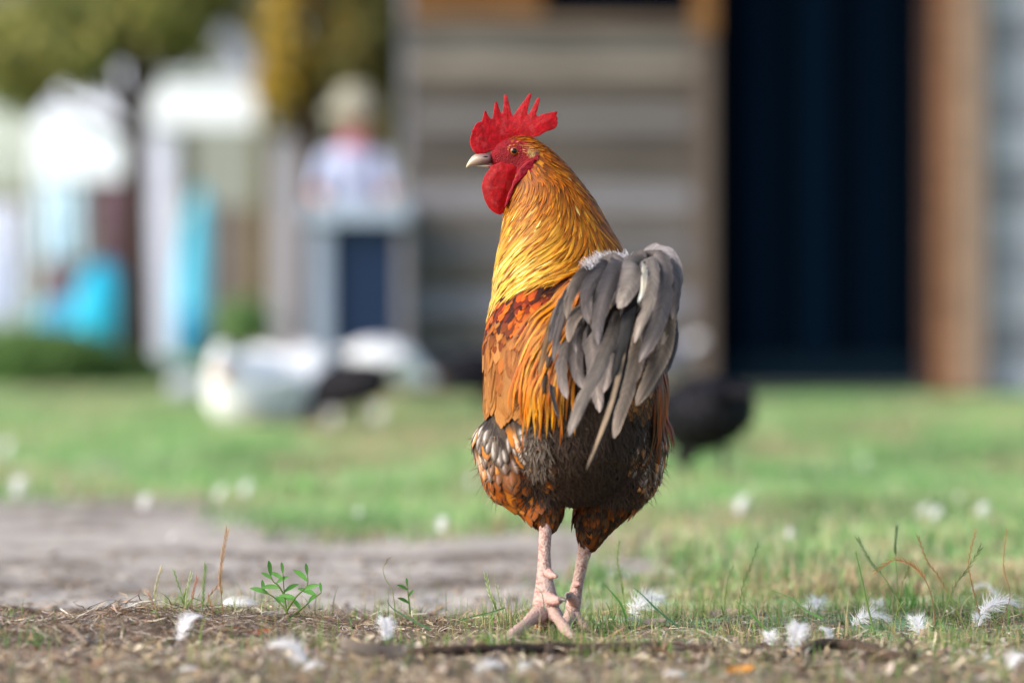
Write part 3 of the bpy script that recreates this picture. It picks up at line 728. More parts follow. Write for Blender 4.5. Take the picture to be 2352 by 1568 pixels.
# stockings
r = take((spy > 1108) & ((spx < 1300) | (spx > 1322)), 900)
f_st = lay(bvh, r, down, rng.uniform(.009, .016, len(r)), rng.uniform(.004, .007, len(r)), K=5, A=3, h0=.0008, h1=.0013, camber=.1, pa=.35, pb=.4,
           colf=spot([(60, 44, 34), (96, 58, 32)], [(150, 84, 34), (124, 68, 30), (52, 44, 38), (74, 60, 50), (96, 78, 60)], [(52, 44, 38), (124, 78, 46)], var=.25))
fobj('leg_feathers', [f_st], m_feather, rooster)
# downy fluff under the tail
r = take(front & (spx > 1205) & (spx < 1500) & (spy > 800) & (spy < 1150), 12000)
fl = lay(bvh, r, lambda q, n: (0.15 * math.sin(q.x * 300) , 0, -1), rng.uniform(.009, .020, len(r)), np.full(len(r), .0015), K=4, A=2, h0=.001, h1=.0045, hp=1.0, wild=.45,
         colf=spot([(66, 54, 46), (74, 61, 52)], [(88, 74, 64), (82, 68, 59), (94, 78, 66)], [(80, 67, 58)], var=.10))
r = take(front & (spx > 1215) & (spx < 1260) & (spy > 955) & (spy < 1080), 900)
fl2 = lay(bvh, r, down, rng.uniform(.010, .018, len(r)), np.full(len(r), .0013), K=4, A=2, h0=.002, h1=.0060, wild=.4, colf=spot([(90, 80, 72)], [(140, 128, 118), (118, 106, 98)], [(120, 110, 100)]))
r = take((spy > 1000) & (spy < 1170) & (np.abs(spx - 1310) > 165), 220)
fl3 = lay(bvh, r, down, rng.uniform(.010, .016, len(r)), np.full(len(r), .0007), K=4, A=2, h0=.002, h1=.011, wild=.5, colf=spot([(120, 100, 84)], [(170, 150, 130)], [(150, 130, 110)]))
fobj('fluff', [fl, fl2, fl3], m_feather, rooster)

# saddle hackles: long orange strands over the wing and down the right side
def saddle_col(roots, ts, us):
    N = len(roots); px, py = proj(roots)
    b_ = pick([(166, 88, 26), (136, 70, 22), (184, 116, 52)], N); t_ = pick([(206, 130, 12), (218, 144, 20), (180, 104, 14), (200, 148, 76), (156, 98, 44)], N)
    rt = px > 1450; t_[rt] = pick([(166, 84, 16), (130, 66, 22), (110, 84, 64)], int(rt.sum())); b_[rt] = lin((110, 60, 24))
    k = sstep(.05, .6, ts)[None, :, None, None]; c = b_[:, None, None, :] * (1 - k) + t_[:, None, None, :] * k; c = np.repeat(c, len(us), 2)
    sh = (1 - np.clip(np.abs(us) * 2.2, 0, 1))[None, None, :, None] * .35
    return (c * (1 - sh) + lin((120, 60, 12)) * sh) * rng.lognormal(0, .14, (N, 1, 1, 1))
def sad_dir(q, n):
    px, py = proj(np.array(q)); s = float(sstep(900, 700, float(py)))
    return (-0.50 * s - 0.16, -0.1, -1) if px < 1450 else (0.02, 0, -1)
sm = front & (spy > 640) & (spy < 800) & (spx > 1318 - (spy - 640) * 0.50) & (spx < 1360 - (spy - 640) * .15)
r = take(sm, 230)
ps = [lay(bvh, r, sad_dir, rng.uniform(.060, .118, len(r)), rng.uniform(.0036, .0052, len(r)), K=14, A=3, h0=.003, h1=.0075, hp=.8, camber=.25, pa=.25, pb=.6, colf=saddle_col, wild=.07)]
sm2 = (spy > 690) & (spy < 880) & (spx > 1492) & (sno[:, 0] > -.2)
r = take(sm2, 190); ps.append(lay(bvh, r, sad_dir, rng.uniform(.060, .10, len(r)), np.full(len(r), .0045), K=12, A=3, h0=.003, h1=.007, hp=.8, camber=.5, pa=.25, pb=.6, colf=saddle_col, wild=.07))
fobj('saddle_feathers', ps, m_hackle, rooster)

# --- tail: every big feather its own part
root = c2(1150, 400, -.045)
TF = [  # path in close-up coordinates with depth, width, colour (centre, edge)
    ([(930, 330, -.075), (900, 215, -.10), (1040, 150, -.125), (985, 260, -.155), (930, 400, -.178), (893, 560, -.19), (895, 715, -.195)], 125, 0),
    ([(1000, 300, -.07), (980, 190, -.095), (950, 190, -.12), (850, 300, -.15), (810, 420, -.165), (835, 570, -.17)], 110, 0),
    ([(960, 320, -.06), (900, 215, -.085), (810, 235, -.11), (735, 330, -.135), (700, 430, -.145), (688, 540, -.15)], 90, 1),
    ([(900, 350, -.06), (800, 270, -.075), (715, 340, -.10), (645, 450, -.12), (598, 580, -.13), (572, 700, -.135)], 62, 2),
    ([(900, 360, -.06), (790, 300, -.08), (700, 400, -.115), (645, 560, -.135), (612, 720, -.145), (598, 825, -.148)], 68, 0),
    ([(880, 380, -.06), (760, 330, -.075), (650, 430, -.10), (570, 620, -.12), (525, 800, -.13), (495, 905, -.13)], 52, 3),
    ([(900, 400, -.07), (850, 430, -.11), (770, 480, -.14), (718, 570, -.155), (700, 690, -.162)], 105, 1),
    ([(860, 480, -.09), (800, 560, -.13), (748, 640, -.15), (752, 765, -.158)], 62, 0),
    ([(1150, 250, -.10), (1150, 170, -.13), (1120, 260, -.165), (1080, 360, -.185), (1030, 468, -.195)], 165, 4),
    ([(1180, 240, -.10), (1200, 170, -.135), (1200, 250, -.175), (1190, 350, -.195), (1158, 430, -.20)], 42, 5),
    ([(1200, 250, -.08), (1230, 130, -.11), (1255, 220, -.155), (1235, 400, -.18), (1175, 570, -.19), (1135, 695, -.192)], 92, 4),
    ([(1210, 250, -.07), (1260, 110, -.10), (1330, 220, -.14), (1325, 420, -.165), (1260, 640, -.18), (1165, 822, -.185)], 120, 0),
    ([(1220, 250, -.06), (1290, 110, -.085), (1375, 190, -.115), (1405, 330, -.135), (1385, 540, -.145)], 88, 0),
    ([(1210, 260, -.06), (1240, 100, -.08), (1350, 110, -.10), (1415, 260, -.115), (1408, 440, -.12)], 100, 6),  # pale colour paints the sky highlight on top of the tail arch
    ([(1230, 330, -.06), (1300, 260, -.09), (1340, 480, -.125), (1325, 720, -.14), (1235, 930, -.15), (1145, 1110, -.155)], 130, 1),
    ([(1150, 420, -.07), (1180, 560, -.12), (1150, 780, -.155), (1095, 980, -.17), (1040, 1160, -.18), (1000, 1325, -.185)], 112, 1),
    ([(1130, 450, -.08), (1090, 640, -.15), (1055, 860, -.185), (975, 1150, -.205), (890, 1370, -.215), (818, 1532, -.22)], 56, 7),
    ([(1080, 430, -.08), (1010, 600, -.15), (915, 830, -.185), (800, 1050, -.205), (700, 1312, -.215)], 100, 4),
    ([(1000, 420, -.06), (760, 560, -.09), (650, 850, -.12), (690, 1065, -.13)], 100, 0),
    ([(1000, 420, -.06), (800, 560, -.10), (745, 800, -.13), (800, 1005, -.145)], 115, 0),
    ([(1040, 420, -.06), (860, 600, -.11), (870, 850, -.14), (905, 1155, -.15)], 125, 0),
    ([(1060, 420, -.06), (960, 640, -.12), (965, 860, -.15), (930, 1025, -.155)], 100, 0),
    ([(900, 450, -.05), (620, 700, -.08), (545, 930, -.11), (540, 1045, -.112)], 48, 8),
    ([(900, 480, -.05), (640, 800, -.08), (590, 1000, -.115), (640, 1200, -.12)], 44, 2),
    ([(1260, 400, -.05), (1370, 520, -.075), (1385, 700, -.10), (1340, 900, -.11)], 85, 2),
    ([(1260, 420, -.05), (1340, 600, -.10), (1300, 850, -.125), (1200, 1060, -.135)], 110, 0),
    ([(1240, 300, -.06), (1350, 200, -.09), (1395, 420, -.11), (1375, 640, -.12)], 80, 2),
    ([(1100, 420, -.05), (1060, 600, -.10), (1030, 800, -.13), (1010, 960, -.14)], 100, 9),
    ([(1100, 320, -.06), (1100, 180, -.10), (1150, 240, -.13), (1120, 420, -.145), (1050, 560, -.15)], 120, 9),
    ([(1110, 420, -.05), (1075, 620, -.11), (1000, 900, -.14), (900, 1150, -.14)], 90, 9),
    ([(1130, 430, -.08), (1100, 500, -.17), (1068, 640, -.186), (1030, 800, -.19), (985, 950, -.19)], 88, 9),  # black vane paints the shaded gap inside the tail
    ([(840, 400, -.05), (700, 480, -.08), (600, 700, -.10), (555, 860, -.11)], 70, 8),
    ([(960, 380, -.06), (880, 350, -.10), (860, 480, -.135), (870, 620, -.14)], 90, 1),
    ([(1180, 330, -.07), (1240, 350, -.12), (1230, 540, -.15), (1190, 700, -.155)], 95, 2),
    ([(1280, 300, -.07), (1350, 420, -.11), (1340, 620, -.135), (1290, 800, -.14)], 80, 4),
    ([(990, 300, -.07), (930, 220, -.11), (890, 330, -.145), (870, 440, -.155), (860, 520, -.158)], 60, 2),
    ([(1150, 260, -.06), (1170, 120, -.095), (1190, 200, -.135), (1230, 330, -.155), (1260, 480, -.16)], 80, 0),
]
TC = [((120, 112, 109), (78, 73, 73)), ((108, 98, 91), (142, 131, 119)), ((58, 56, 59), (118, 113, 112)), ((120, 90, 64), (80, 66, 56)), ((150, 140, 131), (116, 106, 100)),
      ((214, 200, 178), (236, 226, 208)), ((160, 154, 156), (112, 106, 106)), ((176, 156, 134), (20, 18, 18)), ((52, 44, 40), (96, 80, 66)), ((24, 22, 24), (40, 36, 36))]  # last pair is black, for vanes that paint the shaded tail gap
def vane(path, width, cols, K=26, A=9, camber=.11, blunt=.30, twist=0.0):
    p = spline(path, K); ts = np.linspace(0, 1, K); us = np.linspace(-1, 1, A)
    prof = np.minimum(1, (ts / .28)) ** .6 * (1 - ts ** 9) ** .55 * (0.78 + 0.22 * np.sin(ts * 3)); prof[-1] = .10
    V = np.zeros((1, K, A, 3)); C = np.zeros((1, K, A, 3)); UV = np.zeros((1, K, A, 2)); U0 = random.random() * 90; L = np.linalg.norm(np.diff(p, axis=0), axis=1).sum()
    jag = rng.normal(0, 1, (K, A)); split = {}
    for s_ in (-1, 1):
        for _ in range(random.randint(0, 2)): split[random.randint(int(K * .35), K - 4)] = s_
    ax = np.array(c2(1100, 600, 0)[:])
    for i in range(K):
        t = p[min(i + 1, K - 1)] - p[max(i - 1, 0)]; t /= np.linalg.norm(t) + 1e-9
        out = np.array([(p[i][0] - ax[0]) * 4.0 + twist, -1.0, .15]); out -= t * (out @ t); out /= np.linalg.norm(out) + 1e-9
        s = np.cross(t, out); w_ = width * prof[i] * .5
        for a, u in enumerate(us):
            ww = w_ * (1 + .02 * jag[i, a] * abs(u))
            if i in split and np.sign(u) == split[i] and abs(u) > .7: ww *= .72
            V[0, i, a] = p[i] + s * u * ww - out * camber * w_ * (u * u) + out * .0008 * jag[i, a] * abs(u) + t * (-abs(u) * w_ * .25 if i > 1 else 0)
            c_, e_ = cols; k = abs(u) ** 1.6 * .75
            base = lin(c_) * (1 - k) + lin(e_) * k
            if cols is TC[7]: base = lin(c_) if u > -0.15 else lin(e_)
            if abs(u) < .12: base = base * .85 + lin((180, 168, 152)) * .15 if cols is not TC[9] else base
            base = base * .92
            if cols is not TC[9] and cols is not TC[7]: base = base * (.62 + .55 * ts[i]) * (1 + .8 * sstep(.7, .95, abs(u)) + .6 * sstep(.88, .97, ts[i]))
            base = base * (.45 + 1.1 * float(fbm(ts[i] * 5 + U0, u * 1.5, 1.0, 3, int(width * 1e5) % 90)))
            C[0, i, a] = base; UV[0, i, a] = (u, ts[i] * L * 25 + U0)
    return pack(V, C, UV)
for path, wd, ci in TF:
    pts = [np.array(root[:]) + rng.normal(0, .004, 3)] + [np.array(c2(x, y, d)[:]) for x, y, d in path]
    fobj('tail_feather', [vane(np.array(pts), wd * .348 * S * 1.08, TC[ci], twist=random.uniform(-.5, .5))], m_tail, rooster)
# small coverts filling the root of the tail, with the white tuft on top
ps = []
for i in range(70):
    a = random.uniform(-1, 1); x0 = 1110 + a * 190; y0 = random.uniform(230, 420); l = random.uniform(110, 260); d = -.06 - .04 * random.random()
    path = [np.array(root[:]), np.array(c2(x0, y0, d)[:]), np.array(c2(x0 + a * 90, y0 + l * .4, d - .03)[:]), np.array(c2(x0 + a * 110 - 40, y0 + l, d - .045)[:])]
    ps.append(vane(np.array(path), random.uniform(40, 70) * .348 * S, TC[random.choice([0, 1, 2, 2, 8, 9])], K=12, A=5))
fobj('tail_coverts', ps, m_tail, rooster)
ps = []
N = 420; V = np.zeros((N, 5, 2, 3)); C = np.zeros((N, 5, 2, 3))
for i in range(N):
    x0 = rng.uniform(800, 1090); p0 = np.array(c2(x0 + 10, 222 - (x0 - 800) * .30, -.075 - .03 * rng.random())[:]); dr = np.array([-.45 + rng.normal(0, .5), rng.normal(-.2, .3), .9]); dr /= np.linalg.norm(dr); L = rng.uniform(.008, .020) * (1.2 - abs(x0 - 930) / 300)
    for k in range(5):
        t = k / 4; c = p0 + dr * L * t + np.array([-.3, 0, -.4]) * L * .5 * t * t
        for a_, s_ in enumerate((-1, 1)): V[i, k, a_] = c + np.array([1, 0, 0]) * s_ * .0007 * (1 - t * .8)
    C[i] = lin((222, 218, 220)) * rng.uniform(.7, 1.1)
fobj('white_tuft', [pack(V, C, np.zeros((N, 5, 2, 2)))], m_feather, rooster)

# --- legs and feet
def scuted(path, rs, c_front, seg=20, n=60, ring=0.05):
    p = spline(path, n); r = np.interp(np.linspace(0, 1, n), np.linspace(0, 1, len(rs)), rs) * (1 + ring * np.abs(np.sin(np.linspace(0, n * .52, n))))
    mb = MB(); mb.tube(p, list(r), seg, c_front); return mb
def leg(pk, fk, hall, spur, toes, d0):
    skin = lin((182, 156, 146)); mbl = MB(); n = 70
    p = spline([c3(x, y, d)[:] for x, y, d, _ in pk], n); rr = np.interp(np.linspace(0, 1, n), np.linspace(0, 1, len(pk)), [k[3] * .3664 * S for k in pk])
    seg = 22; V = []; C = []; F = []
    for i in range(n):
        t = p[min(i + 1, n - 1)] - p[max(i - 1, 0)]; t /= np.linalg.norm(t)
        a = np.cross(t, [0, -1, 0]); a /= np.linalg.norm(a); b_ = np.cross(a, t)
        for k in range(seg):
            an = 2 * math.pi * k / seg; fr = math.cos(an - math.pi * 1.5)      # back of the shank faces the camera
            u = (abs(((k / seg - .75 + .5) % 1) - .5)) < .12
            scale = (.10 * abs(math.sin(i * .62)) if u else random.uniform(-.012, .012))
            r_ = rr[i] * (1 + scale); V.append(p[i] + a * math.cos(an) * r_ + b_ * math.sin(an) * r_ * 1.12)
            cc = lin((226, 212, 204)) * (.72 + .28 * abs(math.sin(i * .62))) if u else skin
            if (not u) and random.random() < .22: cc = lin((160, 118, 108))
            C.append(cc * random.uniform(.86, 1.08))
    for i in range(n - 1):
        for k in range(seg): F.append((i * seg + k, (i + 1) * seg + k, (i + 1) * seg + (k + 1) % seg, i * seg + (k + 1) % seg))
    mbl.add(V, F, np.array(C)); mbl.F.append(tuple(range(seg)))
    for tpath in toes:
        path = [c3(x, y, d)[:] for x, y, d, _ in tpath]; rs = [k[3] * .3664 * S for k in tpath]
        q = spline(path, 24); r_ = np.interp(np.linspace(0, 1, 24), np.linspace(0, 1, len(rs)), rs) * (1 + .16 * np.sin(np.linspace(0, 11, 24)) + .05 * rng.normal(0, 1, 24))
        mbl.tube(q, list(r_), 14, lin((180, 150, 138)) * random.uniform(.85, 1.0))
    for hp in (hall, spur):
        path = [c3(x, y, d)[:] for x, y, d, _ in hp]; q = spline(path, 14); r_ = np.interp(np.linspace(0, 1, 14), np.linspace(0, 1, len(hp)), [k[3] * .3664 * S for k in hp])
        mbl.tube(q, list(r_), 14, lin((192, 150, 140)))
    lg = mbl.build('leg', m_shank, rooster)
    for tpath in toes + [hall]:
        e = Vector(c3(*tpath[-1][:3])); f_ = Vector(c3(*tpath[-2][:3])); d = (e - f_).normalized(); r0 = tpath[-1][3] * .3664 * S
        mb = MB(); mb.tube([e - d * .003, e + d * .004, e + d * .009 + Vector((0, 0, -.002)), e + d * .012 + Vector((0, 0, -.005))], [r0 * .8, r0 * .7, r0 * .4, r0 * .08], 10, lin((96, 86, 84))); mb.build('claw', m_horn, lg)
    return lg
leg([(535, 640, -.02, 38), (525, 760, -.03, 46), (515, 900, -.035, 40), (513, 1020, -.04, 38), (515, 1130, -.045, 44), (520, 1230, -.05, 60), (525, 1320, -.055, 84), (528, 1372, -.06, 78)], None,
    [(520, 1235, -.055, 46), (565, 1250, -.072, 40), (595, 1256, -.080, 32), (612, 1250, -.084, 22)],
    [(540, 1085, -.05, 34), (560, 1097, -.056, 26), (580, 1101, -.060, 18), (592, 1103, -.062, 10)],
    [[(505, 1330, -.06, 52), (430, 1370, -.085, 44), (370, 1425, -.105, 38), (300, 1478, -.122, 32), (240, 1515, -.135, 26)],
     [(560, 1320, -.06, 48), (610, 1385, -.085, 38), (650, 1440, -.10, 32), (700, 1492, -.112, 25)],
     [(530, 1350, -.05, 48), (522, 1400, -.02, 36), (500, 1425, .01, 30), (480, 1430, .04, 24)]], 0)
leg([(790, 830, .012, 44), (780, 880, .012, 50), (762, 960, .014, 42), (740, 1060, .016, 37), (722, 1150, .018, 36), (705, 1230, .020, 42), (690, 1310, .022, 48), (685, 1370, .022, 44)], None,
    [(700, 1262, .015, 36), (675, 1228, .002, 30), (668, 1226, -.008, 28), (664, 1224, -.012, 24)],
    [(715, 1150, .010, 26), (728, 1152, .004, 20), (735, 1153, .002, 14), (738, 1153, .001, 6)],
    [[(680, 1350, .018, 42), (655, 1400, -.005, 34), (640, 1440, -.02, 28), (625, 1465, -.035, 22)],
     [(700, 1350, .02, 42), (730, 1390, .01, 34), (760, 1420, .0, 28), (780, 1435, -.01, 22)],
     [(688, 1360, .03, 42), (680, 1400, .06, 34), (675, 1405, .09, 28), (670, 1400, .11, 22)]], 0)

# ==================================================================== FEATHERS, STALKS, STICKS ON THE GROUND
def down_feather(seed, L=0.045, wide=0.5, curl=0.6, nb=90, fluff=0.5):
    """curved shaft with loose barbs; base at origin lying along +X, rising along Z"""
    r = np.random.default_rng(seed); ts = np.linspace(0, 1, 12)
    sh = np.stack([L * ts, 0.10 * L * np.sin(ts * 2.2 + seed), L * curl * 0.5 * np.sin(ts * math.pi * .9) * .7], -1)
    shp = spline(sh, 40); V = []; F = []
    def strip(p, wd, side):
        n = len(p); o = len(V)
        for i in range(n):
            k = wd * (1 - .85 * i / (n - 1)); V.append(tuple(p[i] - side * k)); V.append(tuple(p[i] + side * k))
        for i in range(n - 1): F.append((o + 2 * i, o + 2 * i + 1, o + 2 * i + 3, o + 2 * i + 2))
    strip(shp, .0007, np.array([0, 1, 0])); strip(shp, .0005, np.array([0, 0, 1]))
    for b in range(nb):
        for s in (-1, 1):
            t = (b + r.random()) / nb; i = min(int(t * 39), 38); p0 = shp[i]; tg = shp[i + 1] - shp[i]; tg /= np.linalg.norm(tg)
            ln = L * wide * (.35 + .9 * math.sin(math.pi * min(t * .93 + .07, 1)) ** .7) * r.uniform(.8, 1.1)
            fl = fluff * (1 - t) + .06
            d = tg * (.55 + .35 * t) + np.array([0, s * (.75 - .3 * t), 0]) + r.normal(0, fl * .45, 3) + np.array([0, 0, .15 * fl]); d /= np.linalg.norm(d)
            q = []; c = p0.copy(); dd = d.copy()
            for k in range(5):
                q.append(c.copy()); c = c + dd * ln / 4; dd = dd + tg * .26 + np.array([0, 0, -.10]) + r.normal(0, .14 + fl * .28, 3); dd /= np.linalg.norm(dd)
            strip(np.array(q), r.uniform(.0003, .0006), tg)
    return mesh('white_feather', V, F, cols=np.tile(lin((244, 242, 242)), (len(V), 1)))
FEM = [down_feather(1, .048, .34, .9, 200, .35), down_feather(2, .040, .46, .6, 190, .7), down_feather(3, .055, .28, .5, 200, .25), down_feather(4, .034, .55, .5, 170, .9)]
for me_ in FEM: me_.materials.append(m_white)
def put_feather(px, py, var, rz, size, label, tilt=0.0, roll=0.0, lift=0.004, group=None):
    Yd = gy(py); x, y = G(px, Yd); z = float(hgt(x, y)) + lift
    o = bpy.data.objects.new('white_feather', FEM[var]); bpy.context.scene.collection.objects.link(o)
    L0 = (.048, .040, .055, .034)[var]; s = size / (L0 * FPX / Yd)
    if py > 1300: tilt *= .6
    o.rotation_euler = (roll, tilt, rz); o.scale = (s * .95, s * .95, s * .95)
    o.location = (x - math.cos(rz) * size * Yd / FPX / 2, y - math.sin(rz) * size * Yd / FPX / 2, z)
    o['label'] = label; o['category'] = 'feather'; o['group'] = group or 'white feathers shed on the ground'
R = math.radians
FE = [
 (445, 1490, 0, 60, 92, 'sharp curled white feather below the tall dry seed stalk', -1.0, .2, .006),
 (660, 1545, 1, 150, 105, 'soft white feather below the leafy green weed', -.5, 0, .010),
 (720, 1560, 2, 40, 60, 'slim white feather just right of the soft one under the weed', -.4, .3, .004),
 (882, 1480, 1, 110, 74, 'upright white fluff ball standing above the left end of the long stick', -1.1, .1, .004),
 (550, 1412, 2, 10, 80, 'flat white feather lying in the grass right of the tall dry stalk', -.1, .9, .010),
 (310, 1400, 3, 30, 34, 'tiny white tuft behind the seed stalks on the left', -.3, 0, .004),
 (1120, 1562, 3, 20, 66, 'out of focus white fluff at the bottom edge below the rooster', -.3, 0, .004),
 (1205, 1558, 1, 70, 46, 'second white fluff at the bottom edge, nearer the stick', -.3, 0, .004),
 (430, 1562, 2, 5, 70, 'white feather cut by the bottom edge left of the weed', -.2, .2, .002),
 (1480, 1420, 3, 40, 92, 'big white fluff clump just right of the rooster feet', -.5, .1, .008),
 (1505, 1395, 1, 80, 62, 'white fluff standing behind the big clump near the feet', -.9, .1, .010),
 (1450, 1435, 2, 170, 58, 'white strand in front of the clump by the feet', -.1, .5, .004),
 (1410, 1312, 2, 10, 70, 'blurred white feather on the earth behind the right foot', -.1, .8, .004),
 (1765, 1480, 3, 90, 50, 'small spiky white fluff, left one of the pair above the stick', -.8, 0, .004),
 (1830, 1488, 1, 85, 84, 'spiky white down feather with hairs standing up above the stick', -1.1, .2, .002),
 (1895, 1475, 0, 120, 62, 'curled white feather right of the spiky down', -.8, .2, .004),
 (1870, 1405, 3, 60, 66, 'white fluff under the bent blades in the middle right', -.6, .1, .008),
 (2000, 1440, 1, 10, 84, 'wide low white fluff between the two pale stems on the right', -.3, .2, .004),
 (2010, 1388, 3, 80, 50, 'white tuft behind the bright green tuft on the right', -.8, 0, .004),
 (2100, 1455, 3, 95, 62, 'round white tuft like a small brush right of the low fluff', -1.0, 0, .004),
 (2262, 1372, 0, 150, 76, 'long white feather leaning behind the crossing stalks', -.4, .3, .008),
 (2290, 1430, 3, 20, 90, 'bushy white fluff near the right edge', -.4, 0, .010),
 (2250, 1440, 1, 80, 52, 'small white fluff left of the bushy one at the right edge', -.7, 0, .004),
 (2215, 1498, 2, 175, 52, 'flat white feather right of the end of the stick', -.1, .6, .004),
 (2270, 1512, 3, 40, 30, 'very small white tuft in the lower right corner', -.6, 0, .002),
 (2335, 1530, 1, 60, 66, 'blurred white fluff cut by the right edge at the bottom', -.7, 0, .004),
 (1550, 1555, 2, 10, 56, 'pale blurred feather at the bottom below the stick', -.1, .7, .002),
 (20, 1055, 3, 40, 40, 'blurred white spot on the lawn at the far left edge', -1.0, 0, .02),
 (44, 1145, 3, 70, 44, 'blurred white spot on the bare earth near the left edge', -1.0, 0, .02),
 (336, 1180, 3, 60, 36, 'blurred white spot above the left seed stalks', -1.0, 0, .02),
 (518, 1155, 1, 30, 36, 'left one of two blurred white spots side by side on the grass', -1.0, 0, .02),
 (570, 1147, 3, 50, 34, 'right one of two blurred white spots side by side on the grass', -1.0, 0, .02),
 (398, 1240, 3, 20, 20, 'faint white speck on the bare earth left of the green patch', -.6, 0, .01),
 (1018, 1230, 3, 60, 34, 'blurred white spot on the edge of the grass left of the rooster', -1.0, 0, .02),
 (825, 1195, 3, 60, 18, 'faint small white speck in the green patch', -1.0, 0, .02),
 (1085, 1120, 3, 60, 22, 'faint white spot on the grass beside the left thigh', -1.0, 0, .02),
 (1710, 1186, 3, 40, 42, 'single blurred white spot on the grass right of the rooster', -1.0, 0, .02),
 (2130, 1200, 1, 40, 40, 'upper one of two touching blurred white spots on the right', -1.0, 0, .02),
 (2152, 1216, 3, 60, 38, 'lower one of two touching blurred white spots on the right', -1.0, 0, .02),
 (2258, 1200, 3, 60, 36, 'blurred white spot right of the touching pair', -1.0, 0, .02),
 (1815, 1246, 3, 60, 22, 'faint white spot below the single one on the right lawn', -1.0, 0, .02),
 (2204, 1165, 3, 60, 20, 'faint white spot above the touching pair', -1.0, 0, .02),
 (1985, 1075, 3, 60, 18, 'faint white dot on the far lawn right of the black hen', -1.0, 0, .02),
 (775, 985, 3, 60, 60, 'blurred white fluff on the grass in front of the pecking black hen', -1.0, 0, .02),
 (872, 975, 3, 60, 42, 'greyish white blur on the grass right of the left black hen', -1.0, 0, .02),
]
for px, py, var, rz, size, lab, ti, ro, li in FE:
    put_feather(px, py, var, R(rz), size, lab, tilt=ti, roll=ro, lift=li)

# --- seeding grass stalks
def stalk(pts, dY, label, seed_from=.55, dry=0, wd=.0011, leafy=0, seeds=16, sl=.006, headc=None):
    """pts in photo pixels, root first"""
    Yr = gy(pts[0][1]) if dY is None else dY
    W = [P(x, y, Yr + .02 * i / len(pts))[:] for i, (x, y) in enumerate(pts)]
    x0, y0 = W[0][0], W[0][1]; W[0] = (x0, y0, float(hgt(x0, y0)) - .002)
    t = thing('grass_stalk', label, 'grass stalk', group='seeding grass stalks'); p = spline(W, 30)
    green, tan = lin((136, 158, 92)), lin((184, 146, 104)); hc = lin(headc) if headc else (tan if dry else lin((176, 190, 140)))
    cs = np.array([(green if not dry else lin((150, 120, 84))) * (1 - i / 60) + hc * (i / 60) for i in range(30)])
    mb = MB(); mb.tube(p, list(np.linspace(wd, wd * .35, 30) * .75), 6, cs); mb.build('stem', m_grass, t)
    mb = MB()
    for k in range(seeds):
        f = seed_from + (1 - seed_from) * k / max(seeds - 1, 1); i = min(int(f * 29), 28); c = p[i] + (p[i + 1] - p[i]) * (f * 29 - i)
        d = p[min(i + 1, 29)] - p[max(i - 1, 0)]; d /= np.linalg.norm(d); s = -1 if k % 2 else 1
        side = np.cross(d, [0, -1, 0]); side /= np.linalg.norm(side)
        a = c; b_ = c + d * sl + side * s * sl * .26 + np.array([0, rng.normal(0, .001), 0]); m_ = (a + b_) / 2 + side * s * .0004
        mb.tube([a, m_, b_], [.0003, sl * .075, .00010], 6, hc * random.uniform(.8, 1.15))
    if seeds: mb.build('seed_head', m_straw if dry else m_grass, t)
    for _ in range(leafy):
        f = random.uniform(.05, .5); c = p[int(f * 29)]; mb = MB(); an = random.uniform(-1, 1)
        q = [c, c + np.array([an * .010, 0, .012]), c + np.array([an * .024, 0, .012 - abs(an) * .006])]
        mb.tube(q, [.0009, .0011, .0002], 6, green * 1.1, flat=.25); mb.build('leaf', m_grass, t)
    return t
YS = 4.20
